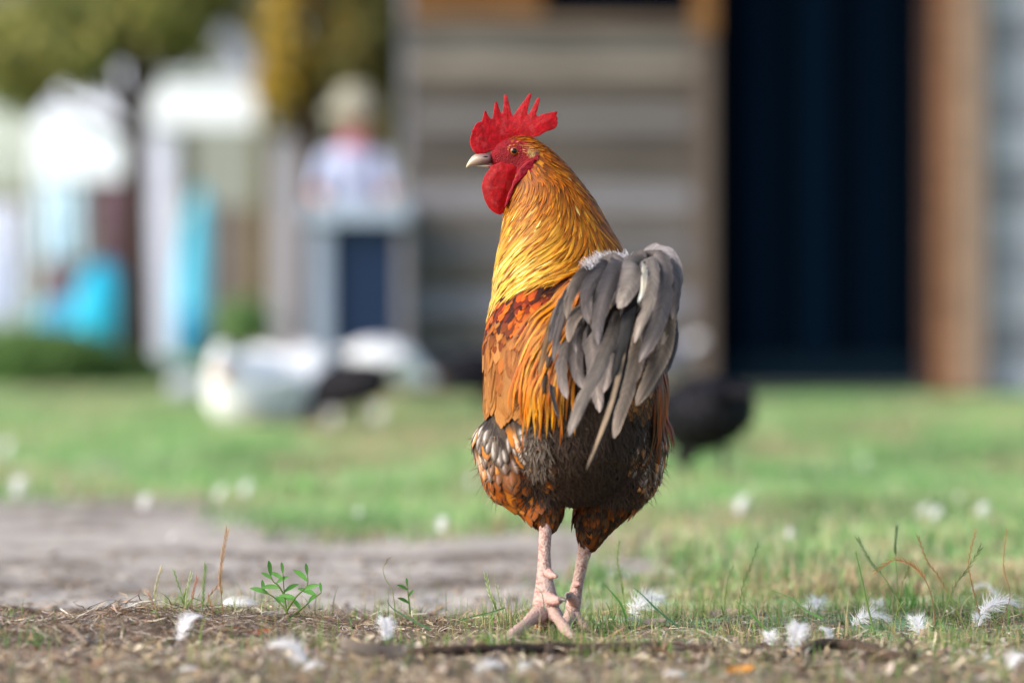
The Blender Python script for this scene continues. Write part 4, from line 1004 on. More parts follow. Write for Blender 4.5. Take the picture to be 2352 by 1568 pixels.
ST = [
 ([(510, 1440), (511, 1400), (506, 1330), (512, 1270), (521, 1222)], 4.16, 'tallest dry brown seed stalk of the clump on the left', .35, 1, .0010, 0, 26, .0085, None),
 ([(378, 1470), (360, 1410), (356, 1370), (362, 1335), (370, 1308)], 4.12, 'pale curved seed stalk left in the clump', .5, 0, .0011, 1, 18, .006, (216, 204, 168)),
 ([(460, 1425), (466, 1380), (468, 1340), (472, 1302)], 4.20, 'green seed stalk just left of the tallest dry one', .25, 0, .0013, 1, 18, .007, (128, 160, 84)),
 ([(425, 1425), (427, 1390), (432, 1350), (438, 1322)], 4.22, 'short pale green seed head in the middle of the clump', .3, 0, .0010, 1, 16, .006, (190, 200, 150)),
 ([(430, 1420), (424, 1380), (410, 1345), (400, 1312)], 4.24, 'slim green blade leaning left in the clump', .6, 0, .0014, 2, 8, .005, (116, 156, 84)),
 ([(448, 1422), (440, 1390), (444, 1360), (452, 1330)], 4.18, 'reddish brown seed stalk between the green ones', .5, 1, .0009, 0, 12, .006, (170, 112, 90)),
 ([(492, 1424), (486, 1395), (480, 1370), (502, 1344)], 4.17, 'bent brown stalk beside the tallest dry one', .4, 1, .0009, 0, 12, .006, (160, 110, 80)),
 ([(385, 1450), (372, 1420), (354, 1390), (340, 1362)], 4.13, 'short reddish stalk leaning far left in the clump', .5, 1, .0009, 0, 10, .005, (170, 120, 96)),
 ([(910, 1410), (902, 1360), (886, 1330), (880, 1305), (892, 1283)], 4.28, 'thin wavy stalk with a curled brown tip left of the rooster', .9, 0, .0010, 0, 3, .005, (150, 120, 70)),
 ([(1150, 1440), (1140, 1400), (1125, 1360), (1117, 1325)], 4.22, 'pale green seed stalk just left of the rooster foot', .35, 0, .0010, 1, 14, .007, (178, 200, 128)),
 ([(1165, 1440), (1158, 1410), (1148, 1380), (1142, 1350)], 4.22, 'second pale seed stalk left of the rooster foot, shorter', .4, 0, .0009, 1, 12, .006, (186, 196, 150)),
 ([(1362, 1440), (1355, 1380), (1350, 1330), (1352, 1285)], 4.10, 'thin green stalk crossing the right foot of the rooster', .2, 0, .0009, 1, 14, .005, (140, 156, 100)),
 ([(1440, 1400), (1428, 1340), (1418, 1290), (1422, 1245)], 4.34, 'soft green seed spike with a pale flower tip right of the feet', .3, 0, .0011, 1, 20, .006, (156, 176, 104)),
 ([(1690, 1400), (1705, 1350), (1724, 1300), (1740, 1256)], 4.20, 'straight green seed stalk leaning right, right of the feet', .35, 0, .0010, 0, 16, .007, (140, 158, 104)),
 ([(1660, 1385), (1668, 1350), (1676, 1320), (1684, 1298)], 4.22, 'low green stalk left of the straight leaning one', .4, 0, .0009, 1, 10, .005, (150, 166, 110)),
 ([(2110, 1440), (2040, 1340), (2000, 1290), (1972, 1240)], 4.18, 'long dark green stalk leaning left with a fine spiky tip', .62, 0, .0013, 1, 18, .007, (112, 140, 96)),
 ([(2150, 1420), (2140, 1370), (2110, 1310), (2060, 1285), (2015, 1308)], 4.18, 'brown stalk arched over to the left with a drooping head', .5, 1, .0010, 0, 24, .008, (190, 130, 84)),
 ([(2230, 1440), (2160, 1330), (2130, 1290), (2110, 1235)], 4.19, 'dark stalk leaning left that crosses another near the right edge', .45, 0, .0010, 0, 22, .006, (176, 124, 84)),
 ([(2150, 1400), (2190, 1350), (2220, 1310), (2250, 1262)], 4.20, 'stalk leaning right that crosses the dark one', .45, 0, .0011, 0, 18, .008, (136, 140, 92)),
 ([(2260, 1420), (2230, 1330), (2225, 1290), (2240, 1222)], 4.24, 'upright brown seed stalk near the right edge', .35, 1, .0010, 0, 22, .006, (190, 146, 92)),
 ([(2290, 1415), (2320, 1370), (2305, 1300), (2312, 1220)], 4.28, 'tall thin pale stalk at the right edge', .5, 1, .0008, 0, 18, .005, (200, 156, 100)),
 ([(2065, 1380), (2060, 1320), (2056, 1260), (2060, 1212)], 4.36, 'soft upright green ear behind the arched brown stalk', .7, 0, .0010, 0, 22, .006, (120, 150, 104)),
 ([(2010, 1410), (1990, 1380), (1980, 1330), (1966, 1270)], 4.20, 'broad green blade standing left of the bright tuft', .95, 0, .0018, 0, 3, .004, (90, 150, 60)),
 ([(2050, 1400), (2070, 1350), (2085, 1310), (2092, 1295)], 4.18, 'short stalk leaning right under the arched head', .3, 0, .0010, 1, 14, .006, (150, 140, 90)),
]
for a in ST: stalk(a[0], a[1], a[2], seed_from=a[3], dry=a[4], wd=a[5], leafy=a[6], seeds=a[7], sl=a[8], headc=a[9])

# --- leafy weeds
def weed(root_px, Yr, label, stems, leaf_len=.024):
    t = thing('weed', label, 'plant')
    for pts in stems:
        W = [P(x, y, Yr + dy)[:] for x, y, dy in pts]; p = spline(W, 14); mb = MB(); mb.tube(p, list(np.linspace(.0012, .0005, 14)), 6, lin((110, 132, 66))); mb.build('stem', m_grass, t)
        for i in list(range(5, 14, 3)) + [13]:
            s = -1 if i % 2 else 1; L = leaf_len * random.uniform(.6, 1.1); c = p[i]
            d = np.array([s * random.uniform(.3, 1.0), random.uniform(-.4, .4), random.uniform(.2, 1)]) if i < 13 else np.array([.1 * s, 0, 1.0]); d /= np.linalg.norm(d)
            side = np.cross(d, [random.uniform(-.4, .4), -1, .2]); side /= np.linalg.norm(side); V = []; F = []
            nn_ = np.cross(side, d)
            for k in range(8):
                u = k / 7; wv = L * .115 * math.sin(math.pi * (u * .9 + .06)) ** .8; q = c + d * L * u + np.array([0, 0, -L * .25 * u * u])
                V += [tuple(q - side * wv), tuple(q - nn_ * wv * .3), tuple(q + side * wv)]
            for k in range(7): F += [(3 * k, 3 * k + 1, 3 * k + 4, 3 * k + 3), (3 * k + 1, 3 * k + 2, 3 * k + 5, 3 * k + 4)]
            g = lin((92, 146, 66)) * random.uniform(.8, 1.25); mb = MB(); mb.add(V, F, g); mb.build('leaf', m_leaf, t)
weed(None, 4.20, 'leafy green weed with narrow leaves left of the rooster', [
    [(665, 1428, 0), (658, 1400, 0), (652, 1350, 0), (650, 1316, 0)], [(660, 1400, 0), (680, 1370, -.01), (705, 1345, -.01), (706, 1320, -.01)],
    [(663, 1412, 0), (640, 1380, .01), (620, 1365, .01), (606, 1360, .01)], [(662, 1420, 0), (690, 1400, .01), (715, 1378, .01), (738, 1360, .01)], [(655, 1370, 0), (640, 1345, 0), (628, 1335, 0), (622, 1322, 0)]])
weed(None, 4.30, 'tiny two leaved green sprout left of the rooster', [[(942, 1410, 0), (940, 1385, 0), (937, 1360, 0), (936, 1346, 0)]], .020)
# long green grass blades in focus
def blade(pts, Yr, label, wd=.0022, c=(96, 150, 66)):
    W = [P(x, y, Yr)[:] for x, y in pts]; p = spline(W, 16); V = []; F = []
    for i in range(16):
        t = p[min(i + 1, 15)] - p[max(i - 1, 0)]; t /= np.linalg.norm(t); s = np.cross(t, [.3, -1, .3]); s /= np.linalg.norm(s); k = wd * (1 - (i / 15) ** 2 * .9) * .5
        V += [tuple(p[i] - s * k), tuple(p[i] + np.array([0, .0004, 0])), tuple(p[i] + s * k)]
    for i in range(15): F += [(3 * i, 3 * i + 1, 3 * i + 4, 3 * i + 3), (3 * i + 1, 3 * i + 2, 3 * i + 5, 3 * i + 4)]
    mb = MB(); mb.add(V, F, lin(c)); o = mb.build('tall_grass', m_grass); o['label'] = label; o['category'] = 'grass blade'; o['group'] = 'long single grass blades'
blade([(1440, 1420), (1425, 1385), (1405, 1360), (1382, 1335)], 4.14, 'bright green blade leaning left right of the rooster feet', .0024)
blade([(1560, 1440), (1510, 1400), (1475, 1365), (1450, 1345)], 4.14, 'dark green blade slanting over the white clump by the feet', .0026, (82, 120, 84))
blade([(990, 1445), (950, 1425), (900, 1395), (888, 1372)], 4.16, 'bluish green blade arching left of the rooster foot', .0026, (100, 134, 92))
blade([(1160, 1395), (1130, 1405), (1070, 1420), (1020, 1440)], 4.15, 'thin dark blade lying flat left of the foot', .0018, (90, 120, 80))
blade([(1770, 1455), (1740, 1425), (1718, 1400), (1690, 1380)], 4.12, 'broad green blade lying right of the white clump', .0030, (110, 156, 76))
blade([(1890, 1420), (1850, 1400), (1815, 1372), (1770, 1355)], 4.14, 'green blade drooping left beside the middle right fluff', .0024, (120, 160, 90))
blade([(2085, 1520), (2075, 1480), (2040, 1440), (2010, 1420)], 4.0, 'blurred blade leaning over the right end of the stick', .0024, (150, 140, 96))
blade([(1250, 1400), (1247, 1370), (1238, 1352), (1222, 1345)], 4.10, 'thin blade bent against the left shank', .0012, (110, 150, 110))
# --- the bright tuft and other tufts (mass of blades each)
def tuft(px, py, label, n=40, L=.035, spread=.012, c=(96, 160, 60)):
    Yd = gy(py); x, y = G(px, Yd); X = rng.normal(x, spread, n); Yv = rng.normal(y, spread, n)
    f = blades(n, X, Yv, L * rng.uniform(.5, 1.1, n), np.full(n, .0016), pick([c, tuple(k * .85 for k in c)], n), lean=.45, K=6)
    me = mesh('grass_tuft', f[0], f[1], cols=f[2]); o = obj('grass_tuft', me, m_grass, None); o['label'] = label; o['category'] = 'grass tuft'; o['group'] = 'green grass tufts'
for a in [(2080, 1400, 'bright green tuft under the arched brown stalk', 46, .040, .012), (1120, 1500, 'blurred bright green tuft in front of the left toe', 40, .024, .014, (110, 160, 60)), (910, 1495, 'blurred green tuft above the left end of the stick', 40, .018, .02, (112, 156, 70)),
          (75, 1500, 'blurred green tuft in the lower left corner', 30, .026, .016, (112, 156, 84)), (420, 1400, 'loose green and dry tuft behind the left seed stalks', 60, .022, .035, (150, 160, 100)), (1508, 1492, 'small bright green tuft standing over the stick', 14, .012, .006, (110, 170, 50)),
          (1290, 1480, 'green blades growing through the toes of the left foot', 34, .022, .020, (130, 160, 84)), (1400, 1450, 'green tuft beside the right foot', 30, .026, .016, (120, 160, 80)), (1640, 1400, 'dry and green tuft right of the white clump', 60, .024, .03, (176, 156, 110)),
          (2190, 1400, 'loose green tuft below the crossing stalks', 60, .030, .03, (120, 156, 80)), (20, 1420, 'green blades at the left edge of the picture', 8, .03, .006, (96, 150, 60)), (1950, 1400, 'thin tuft left of the broad green blade', 30, .026, .02, (136, 160, 92))]:
    tuft(*a)

# --- sticks, fallen leaves
def stick(pts, rs, label, c=(74, 60, 52), name='stick'):
    W = [];
    for x, y in pts:
        Yd = gy(y); gx, g_y = G(x, Yd); W.append((gx, g_y, float(hgt(gx, g_y)) + .003))
    n = 60; p = spline(W, n); r = np.interp(np.linspace(0, 1, n), np.linspace(0, 1, len(rs)), rs)
    r = r * (1 + .18 * (fbm(np.arange(n) * .35, 0 * np.arange(n), 1, 3, 8) - .5) * 2); p[:, 2] += r * .7 + .002 + .004 * (fbm(np.arange(n) * .12, 0 * np.arange(n), 1, 2, 6) - .3)
    mb = MB(); mb.tube(p, list(r), 12, np.array([lin(c) * random.uniform(.8, 1.2) for _ in range(n)]))
    o = mb.build(name, m_bark); o['label'] = label; o['category'] = 'stick'; return o
stick([(880, 1512), (960, 1526), (1100, 1522), (1250, 1508), (1400, 1504), (1560, 1500), (1640, 1508)], [.002, .0045, .005, .0055, .006, .0045, .003], 'long thin dark stick lying in front of the rooster')
stick([(1740, 1522), (1820, 1512), (1880, 1494), (1950, 1492), (2030, 1512), (2095, 1526)], [.003, .004, .006, .006, .0055, .006], 'thicker dark curved branch end to the right of the long stick')
stick([(-60, 1392), (40, 1394), (110, 1396), (190, 1402)], [.003, .004, .003, .0015], 'thin dark twig on the bare earth at the left edge')
stick([(200, 1500), (150, 1472), (80, 1450), (20, 1436)], [.003, .004, .003, .002], 'grey brown root half buried at the lower left', (120, 104, 90))
def leaf_on(px, py, size, rz, c, label, curl=.5):
    Yd = gy(py); x, y = G(px, Yd); L = size * Yd / FPX; V = []; F = []
    for i in range(9):
        u = i / 8; wv = L * .32 * math.sin(math.pi * (u * .94 + .03)) ** .7
        for k in range(5):
            v = k / 4 * 2 - 1; V.append((L * (u - .5), v * wv, L * curl * (.35 * (u - .5) ** 2 * 4 * .3 + .35 * v * v * .6) + .002))
    for i in range(8):
        for k in range(4): F.append((i * 5 + k, i * 5 + k + 1, i * 5 + k + 6, i * 5 + k + 5))
    mb = MB(); mb.add(V, F, lin(c)); o = mb.build('fallen_leaf', m_leaf); o.location = (x, y, float(hgt(x, y)) + .003); o.rotation_euler = (R(14), R(-6), R(rz)); o['label'] = label; o['category'] = 'leaf'
leaf_on(1700, 1556, 64, 10, (226, 152, 44), 'orange yellow fallen leaf at the bottom edge'); leaf_on(595, 1482, 56, 10, (150, 84, 50), 'rust brown dead leaf below the weed')
leaf_on(1240, 1450, 40, 60, (200, 50, 30), 'small bright red petal under the left foot', .8); leaf_on(528, 1470, 46, 20, (130, 74, 46), 'brown curled dead leaf beside the sharp white feather')
leaf_on(1125, 1512, 50, 150, (96, 56, 40), 'dark brown dead leaf in front of the long stick'); leaf_on(1230, 1408, 46, 170, (140, 74, 50), 'reddish dead leaf behind the left leg')
leaf_on(1660, 1410, 70, 5, (190, 166, 146), 'pale beige dead leaf right of the white clump'); leaf_on(1500, 1440, 60, 10, (186, 170, 150), 'beige bark flake behind the blades near the feet')
leaf_on(80, 1478, 46, 120, (214, 200, 180), 'pale chip of dead leaf at the lower left'); leaf_on(520, 1452, 60, 40, (190, 172, 150), 'long pale dead leaf in front of the seed stalks'); leaf_on(850, 1535, 150, 170, (150, 138, 128), 'large blurred grey dead leaf under the left end of the stick', .9)
leaf_on(2150, 1462, 80, 175, (186, 160, 140), 'rolled pale brown leaf left of the flat feather', .9); leaf_on(640, 1425, 70, 20, (176, 164, 158), 'greyish leaf flake at the foot of the weed')

# ==================================================================== BIRDS IN THE YARD
def bird(name, label, cat, px, py, Yd, face, chains, bodycol, parts_fn, nfe=500, voxel=.006, palette=None):
    """chains in bird space (x forward, y side, z up, metres, feet at 0)"""
    x, y = G(px, Yd); t = thing(name, label, cat, (x, y, float(hgt(x, y))), face)
    me = fuse('body', chains, voxel=voxel, smooth=8); co = get_co(me)
    set_col(me, np.tile(lin(bodycol), (len(co), 1))); obj('body', me, m_body, t); bv = bvh_of(me)
    global spt
    pts, nn_ = surf_points(me, nfe)
    k = (pts[:, 2] > .05)
    f = lay(bv, pts[k], lambda q, n: (-1, 0, -.35), rng.uniform(.02, .035, k.sum()), rng.uniform(.010, .014, k.sum()), K=4, A=3, h1=.004, colf=spot(palette, palette, palette, var=.15))
    fobj('plumage', [f], m_feather, t)
    parts_fn(t)
    return t
def hen_parts(comb=True, legc=(70, 66, 64), tailc=(30, 30, 36), head=(.13, .03), beakc=(90, 80, 70), tail_ang=1.0, walk=.02):
    def f(t):
        hx, hz = head
        for s in (-1, 1):
            mb = MB(); ys_ = s * .028; fx = s * walk
            mb.tube([(-.01, ys_, .11), (fx - .006, ys_, .055), (fx, ys_, .008)], [.010, .0055, .006], 8, lin(legc))
            for a in (-.5, 0, .5, math.pi):
                l = .03 if a != math.pi else .015
                mb.tube([(fx, ys_, .008), (fx + math.cos(a) * l * .6, ys_ + math.sin(a) * l * .6, .006), (fx + math.cos(a) * l, ys_ + math.sin(a) * l, .002)], [.0045, .0035, .001], 6, lin(legc))
            mb.build('leg', m_shank, t)
        for k in range(7):
            a = (k - 3) * .16; p0 = np.array([-.085, 0, .165]); d = np.array([-.75, math.sin(a), tail_ang]); d /= np.linalg.norm(d)
            fobj('tail_feather', [vane(np.array([p0, p0 + d * .04, p0 + d * .085 + np.array([0, 0, -.006])]), .03, (tailc, tailc), K=8, A=5)], m_tail, t)
        mb = MB(); mb.tube([(hx + .018, 0, hz), (hx + .030, 0, hz - .004), (hx + .040, 0, hz - .010)], [.008, .005, .0008], 8, lin(beakc)); mb.build('beak', m_horn, t)
        if comb:
            mb = MB()
            for k in range(4): mb.tube([(hx - .012 + k * .009, 0, hz + .012), (hx - .014 + k * .0095, 0, hz + .028 - abs(k - 1.5) * .004)], [.005, .0012], 6, lin((190, 30, 40)))
            mb.build('comb', m_comb, t)
        for s in (-1, 1):
            mb = MB(); mb.tube([(hx + .006, s * .0135, hz + .003), (hx + .006, s * .0165, hz + .003)], [.0035, .0022], 8, lin((20, 14, 10))); mb.build('eye', m_horn, t)
    return f
def hen_chain(head=(.13, .03), up=0, w=1.0):
    hx, hz = head
    return [[((-.09, 0, .165), (.03, .03, .03)), ((-.04, 0, .150), (.075, .062 * w, .060)), ((.03, 0, .135), (.070, .064 * w, .064)), ((.065, 0, .125 + up * .03), (.042, .042, .045)), (((hx + .065) / 2, 0, (hz + .135) / 2 + up * .01), (.026, .026, .028)), ((hx, 0, hz), (.021, .017, .018))],
            [((-.01, .028, .12), (.035, .028, .035)), ((-.01, .028, .10), (.014, .014, .02))], [((-.01, -.028, .12), (.035, .028, .035)), ((-.01, -.028, .10), (.014, .014, .02))]]
BLK = [(30, 29, 34), (40, 38, 46), (24, 22, 26), (52, 50, 62)]
WHT = [(236, 236, 240), (226, 226, 234), (244, 244, 246)]
bird('black_hen', 'black hen pecking with head down right of the rooster', 'hen', 1618, 1112, gy(1112), 1.85, hen_chain((.115, .05), w=1.32), (26, 24, 28), hen_parts(head=(.135, .05), legc=(40, 38, 40), tailc=(40, 38, 46), tail_ang=.25, comb=False), palette=BLK).scale = (1.04, 1.04, 1.03)
bird('black_hen', 'small black hen pecking between the white ducks and the rooster', 'hen', 800, 990, gy(990), 2.65, hen_chain((.12, .04), w=.9), (28, 25, 28), hen_parts(head=(.12, .04), legc=(36, 32, 34), tailc=(30, 28, 32), tail_ang=.5), palette=BLK).scale = (1.02, 1.02, .93)
bird('black_hen', 'black hen at the shed mostly hidden behind the left thigh of the rooster', 'hen', 1120, 975, 10.6, 0.25, hen_chain((.12, .05)), (24, 23, 30), hen_parts(head=(.12, .05), legc=(36, 32, 34), tailc=(26, 26, 34), tail_ang=.2), palette=BLK)
bird('white_hen', 'white hen with tan head pecking in front of the low grey coop', 'hen', 888, 938, 12.2, -0.12, hen_chain((.135, .085), w=1.1), (226, 228, 238), hen_parts(head=(.135, .085), legc=(190, 160, 110), tailc=(226, 226, 234), tail_ang=.1, beakc=(206, 140, 96)), palette=WHT)
bird('white_hen', 'greyish white hen at the shed wall half hidden behind the rooster tail', 'hen', 1512, 915, 12.8, 2.8, hen_chain((.12, .20), up=1.6, w=1.0), (112, 112, 124), hen_parts(head=(.12, .20), legc=(190, 160, 110), tailc=(214, 214, 226), tail_ang=.6), palette=[(122, 122, 136), (108, 108, 122)])
def duck(label, px, py, Yd, face, flip=1, sc_=1.0, tuck=True):
    def parts_(t):
        hx, hz = (-.015, .150) if tuck else (.14, .13)
        sgn = -1 if tuck else 1
        mb = MB(); mb.tube([(hx + sgn * .018, .03, hz - .006), (hx + sgn * .04, .034, hz - .014), (hx + sgn * .062, .036, hz - .020)], [.013, .012, .009], 12, lin((226, 150, 90)), flat=.55); mb.build('bill', m_horn, t)
        for s in (-1, 1):
            mb = MB(); mb.tube([(.03, s * .04, .03), (.05, s * .045, .008), (.075, s * .05, .004)], [.008, .008, .012], 8, lin((226, 140, 70)), flat=.4); mb.build('foot', m_horn, t)
            mb = MB(); mb.tube([(.06, s * .06, .10), (-.03, s * .078, .105), (-.12, s * .045, .10), (-.155, s * .02, .095)], [.012, .030, .020, .004], 12, lin((240, 240, 242)), flat=.5); mb.build('wing', m_body, t)
            mb = MB(); mb.tube([(hx + sgn * .004, s * .018 + (.02 if tuck else 0), hz + .006), (hx + sgn * .004, s * .0215 + (.02 if tuck else 0), hz + .006)], [.0035, .002], 8, lin((20, 14, 10))); mb.build('eye', m_horn, t)
        mb = MB(); mb.tube([(-.13, 0, .09), (-.17, 0, .105), (-.20, 0, .115)], [.035, .024, .006], 10, lin((240, 240, 242)), flat=.5); mb.build('tail', m_body, t)
    ch = [[((-.14, 0, .085), (.03, .03, .03)), ((-.05, 0, .08), (.09, .075, .075)), ((.04, 0, .08), (.075, .075, .078)), ((.09, 0, .10), (.035, .035, .04))]]
    if tuck: ch.append([((.085, 0, .115), (.03, .03, .03)), ((.06, .01, .165), (.024, .024, .024)), ((.02, .02, .165), (.022, .020, .020)), ((-.012, .02, .152), (.024, .019, .019))])
    else: ch.append([((.09, 0, .11), (.03, .03, .03)), ((.115, 0, .15), (.022, .022, .03)), ((.13, 0, .135), (.026, .02, .021)), ((.145, 0, .13), (.02, .018, .018))])
    return bird('white_duck', label, 'duck', px, py, Yd, face, ch, (240, 240, 242), parts_, nfe=700, palette=[(244, 244, 246), (236, 236, 240)])
duck('left one of two white ducks resting on the lawn, orange bill to the left', 570, 975, gy(975), -2.0, tuck=False).scale = (1.22, 1.22, 1.3)
duck('right one of two white ducks resting on the lawn, head tucked in', 672, 972, gy(968), 0.35).scale = (1.15, 1.15, 1.15)
duck('third white duck lying behind the resting pair', 640, 950, gy(948), 2.9).scale = (1.1, 1.1, 1.1)

# ==================================================================== SHED
SY = 13.3
def X_(px, Y=SY): return (px - 1176) / FPX * Y
def Z_(py, Y=SY): return CAMH - (py - 650) / FPX * Y
shed = thing('shed', 'weathered grey plank shed with dark open doorway and brown posts', 'shed', (X_(1400), SY, 0))
so_ = shed.location.copy()
def sb(name, boxes, mt, parent=shed, **k):
    mb = MB()
    for b in boxes: mb.box(b[0] - so_.x, b[1] - so_.x, b[2] - so_.y, b[3] - so_.y, b[4], b[5], b[6], b[7] if len(b) > 7 else .004)
    o = mb.build(name, mt, parent, smooth=False)
    for kk, v in k.items(): o[kk] = v
    return o
xl, xr = X_(940), X_(1594)
cols_ = [(122, 116, 110), (142, 138, 142), (120, 112, 106), (160, 156, 166), (120, 110, 100), (132, 126, 128), (128, 118, 112), (156, 150, 154), (116, 106, 98), (108, 98, 92), (140, 132, 130), (110, 100, 92), (160, 146, 134)]
rows = []; z = 0.0; i = 0; ztop = Z_(64)
while z < ztop - .02:
    h = (.082, .095, .088, .10)[i % 4]; z1 = min(z + h, ztop)
    rows.append((z, z1 - .007, lin(cols_[i % len(cols_)]) * .60 * np.array([.97, 1.0, 1.05]))); z = z1; i += 1
pl = [(xl, xr, SY, SY + .03 + .006 * (k % 2), a, b, c) for k, (a, b, c) in enumerate(rows)]
sb('plank_wall', pl, m_wood)
rows2 = []; z = 0; i = 0
while z < 2.5:
    h = (.13, .12, .145)[i % 3]; rows2.append((z, z + h - .004, lin([(176, 174, 186), (150, 148, 158), (186, 184, 196), (160, 158, 170)][i % 4]))); z += h; i += 1
sb('plank_wall', [(X_(2262), 3.4, SY + .02, SY + .05 + .005 * (k % 2), a, b, c) for k, (a, b, c) in enumerate(rows2)], m_wood, label='paler plank wall right of the doorway')
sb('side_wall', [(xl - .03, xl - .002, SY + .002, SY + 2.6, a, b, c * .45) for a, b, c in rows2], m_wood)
sb('back_wall', [(xl - .03, 3.4, SY + 2.6, SY + 2.64, 0, 2.5, lin((20, 20, 24)))], m_wood)
sb('side_wall', [(3.4, 3.43, SY, SY + 2.64, 0, 2.5, lin((140, 138, 140)))], m_wood)
sb('post', [(X_(1596), X_(1638), SY - .05, SY - .004, 0, ztop - .03, lin((96, 84, 78))), (X_(1592), X_(1641), SY - .06, SY - .004, ztop - .027, 2.45, lin((124, 88, 54)))], m_wood)
sb('post', [(X_(2146), X_(2184), SY - .09, SY + .018, 0, 2.45, lin((122, 86, 64))), (X_(2185), X_(2226), SY - .10, SY + .018, 0, 2.45, lin((140, 116, 100))), (X_(2227), X_(2261), SY - .10, SY + .018, 0, 2.45, lin((128, 110, 100)))], m_wood, label='wide brown corner post right of the doorway')
sb('post', [(X_(2112), X_(2150), SY - .07, SY + .01, 0, 2.45, lin((134, 90, 62)), .004)][:0] + [(X_(2118), X_(2145), SY - .05, SY + .03, 0, 2.45, lin((70, 52, 46)))], m_wood)
dw = (X_(2116) - X_(1642)) / 7
sb('doorway_shade', [(X_(1642) + k * dw, X_(1642) + (k + 1) * dw - .006, SY + .05 + .004 * (k % 2), SY + .09, 0.13, 2.2, lin([(1, 6, 16), (2, 12, 26), (1, 8, 18), (3, 15, 30)][k % 4])) for k in range(7)] + [(X_(1642), X_(2116), SY + .045, SY + .09, 0.021, 0.127, lin((12, 24, 34)))], m_dark, label='dark navy boards painted for the shade inside the open doorway')  # navy boards stand for the shaded interior of the doorway
sb('threshold', [(X_(1642), X_(2116), SY - .02, SY + .048, 0.0, .02, lin((70, 76, 74)))], m_wood)
# upper band: rail, brown shutter, dark opening
sb('rail', [(xl, X_(1592), SY - .012, SY - .002 + .03, ztop + .002, ztop + .035, lin((112, 96, 84)))], m_wood)
sb('shutter', [(xl, X_(1245), SY + .004, SY + .03, ztop + .037, ztop + .50, lin((106, 74, 44)))], m_wood)
sb('window', [(X_(1247), X_(1592), SY + .06, SY + .075, ztop + .037, ztop + .50, lin((1, 6, 14)))], m_dark, label='dark window opening')  # dark sheet painted in place of the shade behind the opening
sb('plank_wall', [(xl, 3.4, SY + .004, SY + .04, ztop + .502, 2.5, lin((130, 120, 112)))], m_wood)
sb('roof', [(xl - .4, 3.8, SY - .5, SY + 3.0, 2.502, 2.56, lin((60, 56, 54)))], m_wood)

# low grey coop
coop = thing('coop', 'low grey coop with a dark navy opening beside the shed', 'coop', (X_(820), 13.1, 0)); co_ = coop.location.copy()
CY = 13.1
def cb(name, boxes, mt, **k):
    mb = MB()
    for b in boxes: mb.box(b[0] - co_.x, b[1] - co_.x, b[2] - co_.y, b[3] - co_.y, b[4], b[5], b[6], .006)
    o = mb.build(name, mt, coop, smooth=False)
    for kk, v in k.items(): o[kk] = v
gC = lin((142, 152, 172))
cb('frame', [(X_(712, CY), X_(760, CY), CY, CY + .07, 0, Z_(512, CY), gC), (X_(914, CY), X_(938, CY), CY, CY + .07, 0, Z_(512, CY), lin((120, 116, 122)))], m_paint)
cb('roof', [(X_(702, CY), X_(940, CY), CY - .04, CY + .42, Z_(511, CY), Z_(462, CY), lin((158, 170, 190)))], m_paint)
cb('panel', [(X_(761, CY), X_(913, CY), CY + .03, CY + .05, 0.01, Z_(513, CY), lin((8, 34, 66)))], m_paint, label='dark navy panel')
cb('side_wall', [(X_(712, CY), X_(712, CY) + .03, CY + .072, CY + .40, 0, Z_(513, CY), gC)], m_paint)
cb('side_wall', [(X_(938, CY) - .03, X_(938, CY), CY + .072, CY + .40, 0, Z_(513, CY), gC)], m_paint)

# person leaning on the coop
per = thing('person', 'child in pale lavender top and light hat leaning over the low coop', 'person', (X_(815, 13.75), 13.75, 0)); per.scale = (.96, .96, .965)
def pp_(x, y, z): return (x, y, z)
ch = [[((0, 0, .60), (.085, .062, .06)), ((0, 0, .72), (.080, .055, .06)), ((0, -.02, .84), (.090, .055, .05)), ((0, -.03, .90), (.045, .04, .03)), ((0, -.035, .94), (.028, .028, .03))],
      [((0, -.045, 1.02), (.058, .066, .075))],
      [((-.045, 0, .56), (.05, .055, .05)), ((-.05, 0, .30), (.036, .038, .04)), ((-.05, 0, .05), (.024, .026, .03)), ((-.05, -.04, .02), (.028, .05, .018))],
      [((.045, 0, .56), (.05, .055, .05)), ((.05, 0, .30), (.036, .038, .04)), ((.05, 0, .05), (.024, .026, .03)), ((.05, -.04, .02), (.028, .05, .018))],
      [((-.095, -.02, .85), (.032, .032, .03)), ((-.135, -.05, .74), (.024, .024, .024)), ((-.12, -.18, .695), (.018, .018, .016)), ((-.085, -.24, .69), (.020, .026, .010))],
      [((.095, -.02, .85), (.032, .032, .03)), ((.135, -.05, .74), (.024, .024, .024)), ((.12, -.18, .695), (.018, .018, .016)), ((.085, -.24, .69), (.020, .026, .010))]]
def fingers(mb):
    for s in (-1, 1):
        for k, l in enumerate((.026, .032, .034, .028)):
            for j in range(6):
                t = j / 5; ellip(mb, (s * (.072 + k * .010) - s * .01 * t, -.262 - l * t, .688 - .004 * t * t), (.0048, .0055, .0045), 8)
        for j in range(5):
            t = j / 4; ellip(mb, (s * (.066 - .016 * t), -.235 - .02 * t, .69), (.0055, .0055, .005), 8)
me = fuse('body', ch, voxel=.005, smooth=5, extra=fingers); co = get_co(me); cc = np.tile(lin((206, 158, 140)), (len(co), 1)); set_col(me, cc)
obj('body', me, m_col, per)
def shell(nm, sel, off, c, par, mt=m_col):
    bco2, bno2 = get_co(me), get_no(me); ins2 = sel(bco2); F = [tuple(p.vertices) for p in me.polygons if all(ins2[v] for v in p.vertices)]
    us_ = sorted({v for f in F for v in f}); m2 = {v: i for i, v in enumerate(us_)}
    V = bco2[us_] + bno2[us_] * off; obj(nm, mesh(nm, V, [tuple(m2[v] for v in f) for f in F], cols=np.tile(lin(c), (len(V), 1))), mt, par)
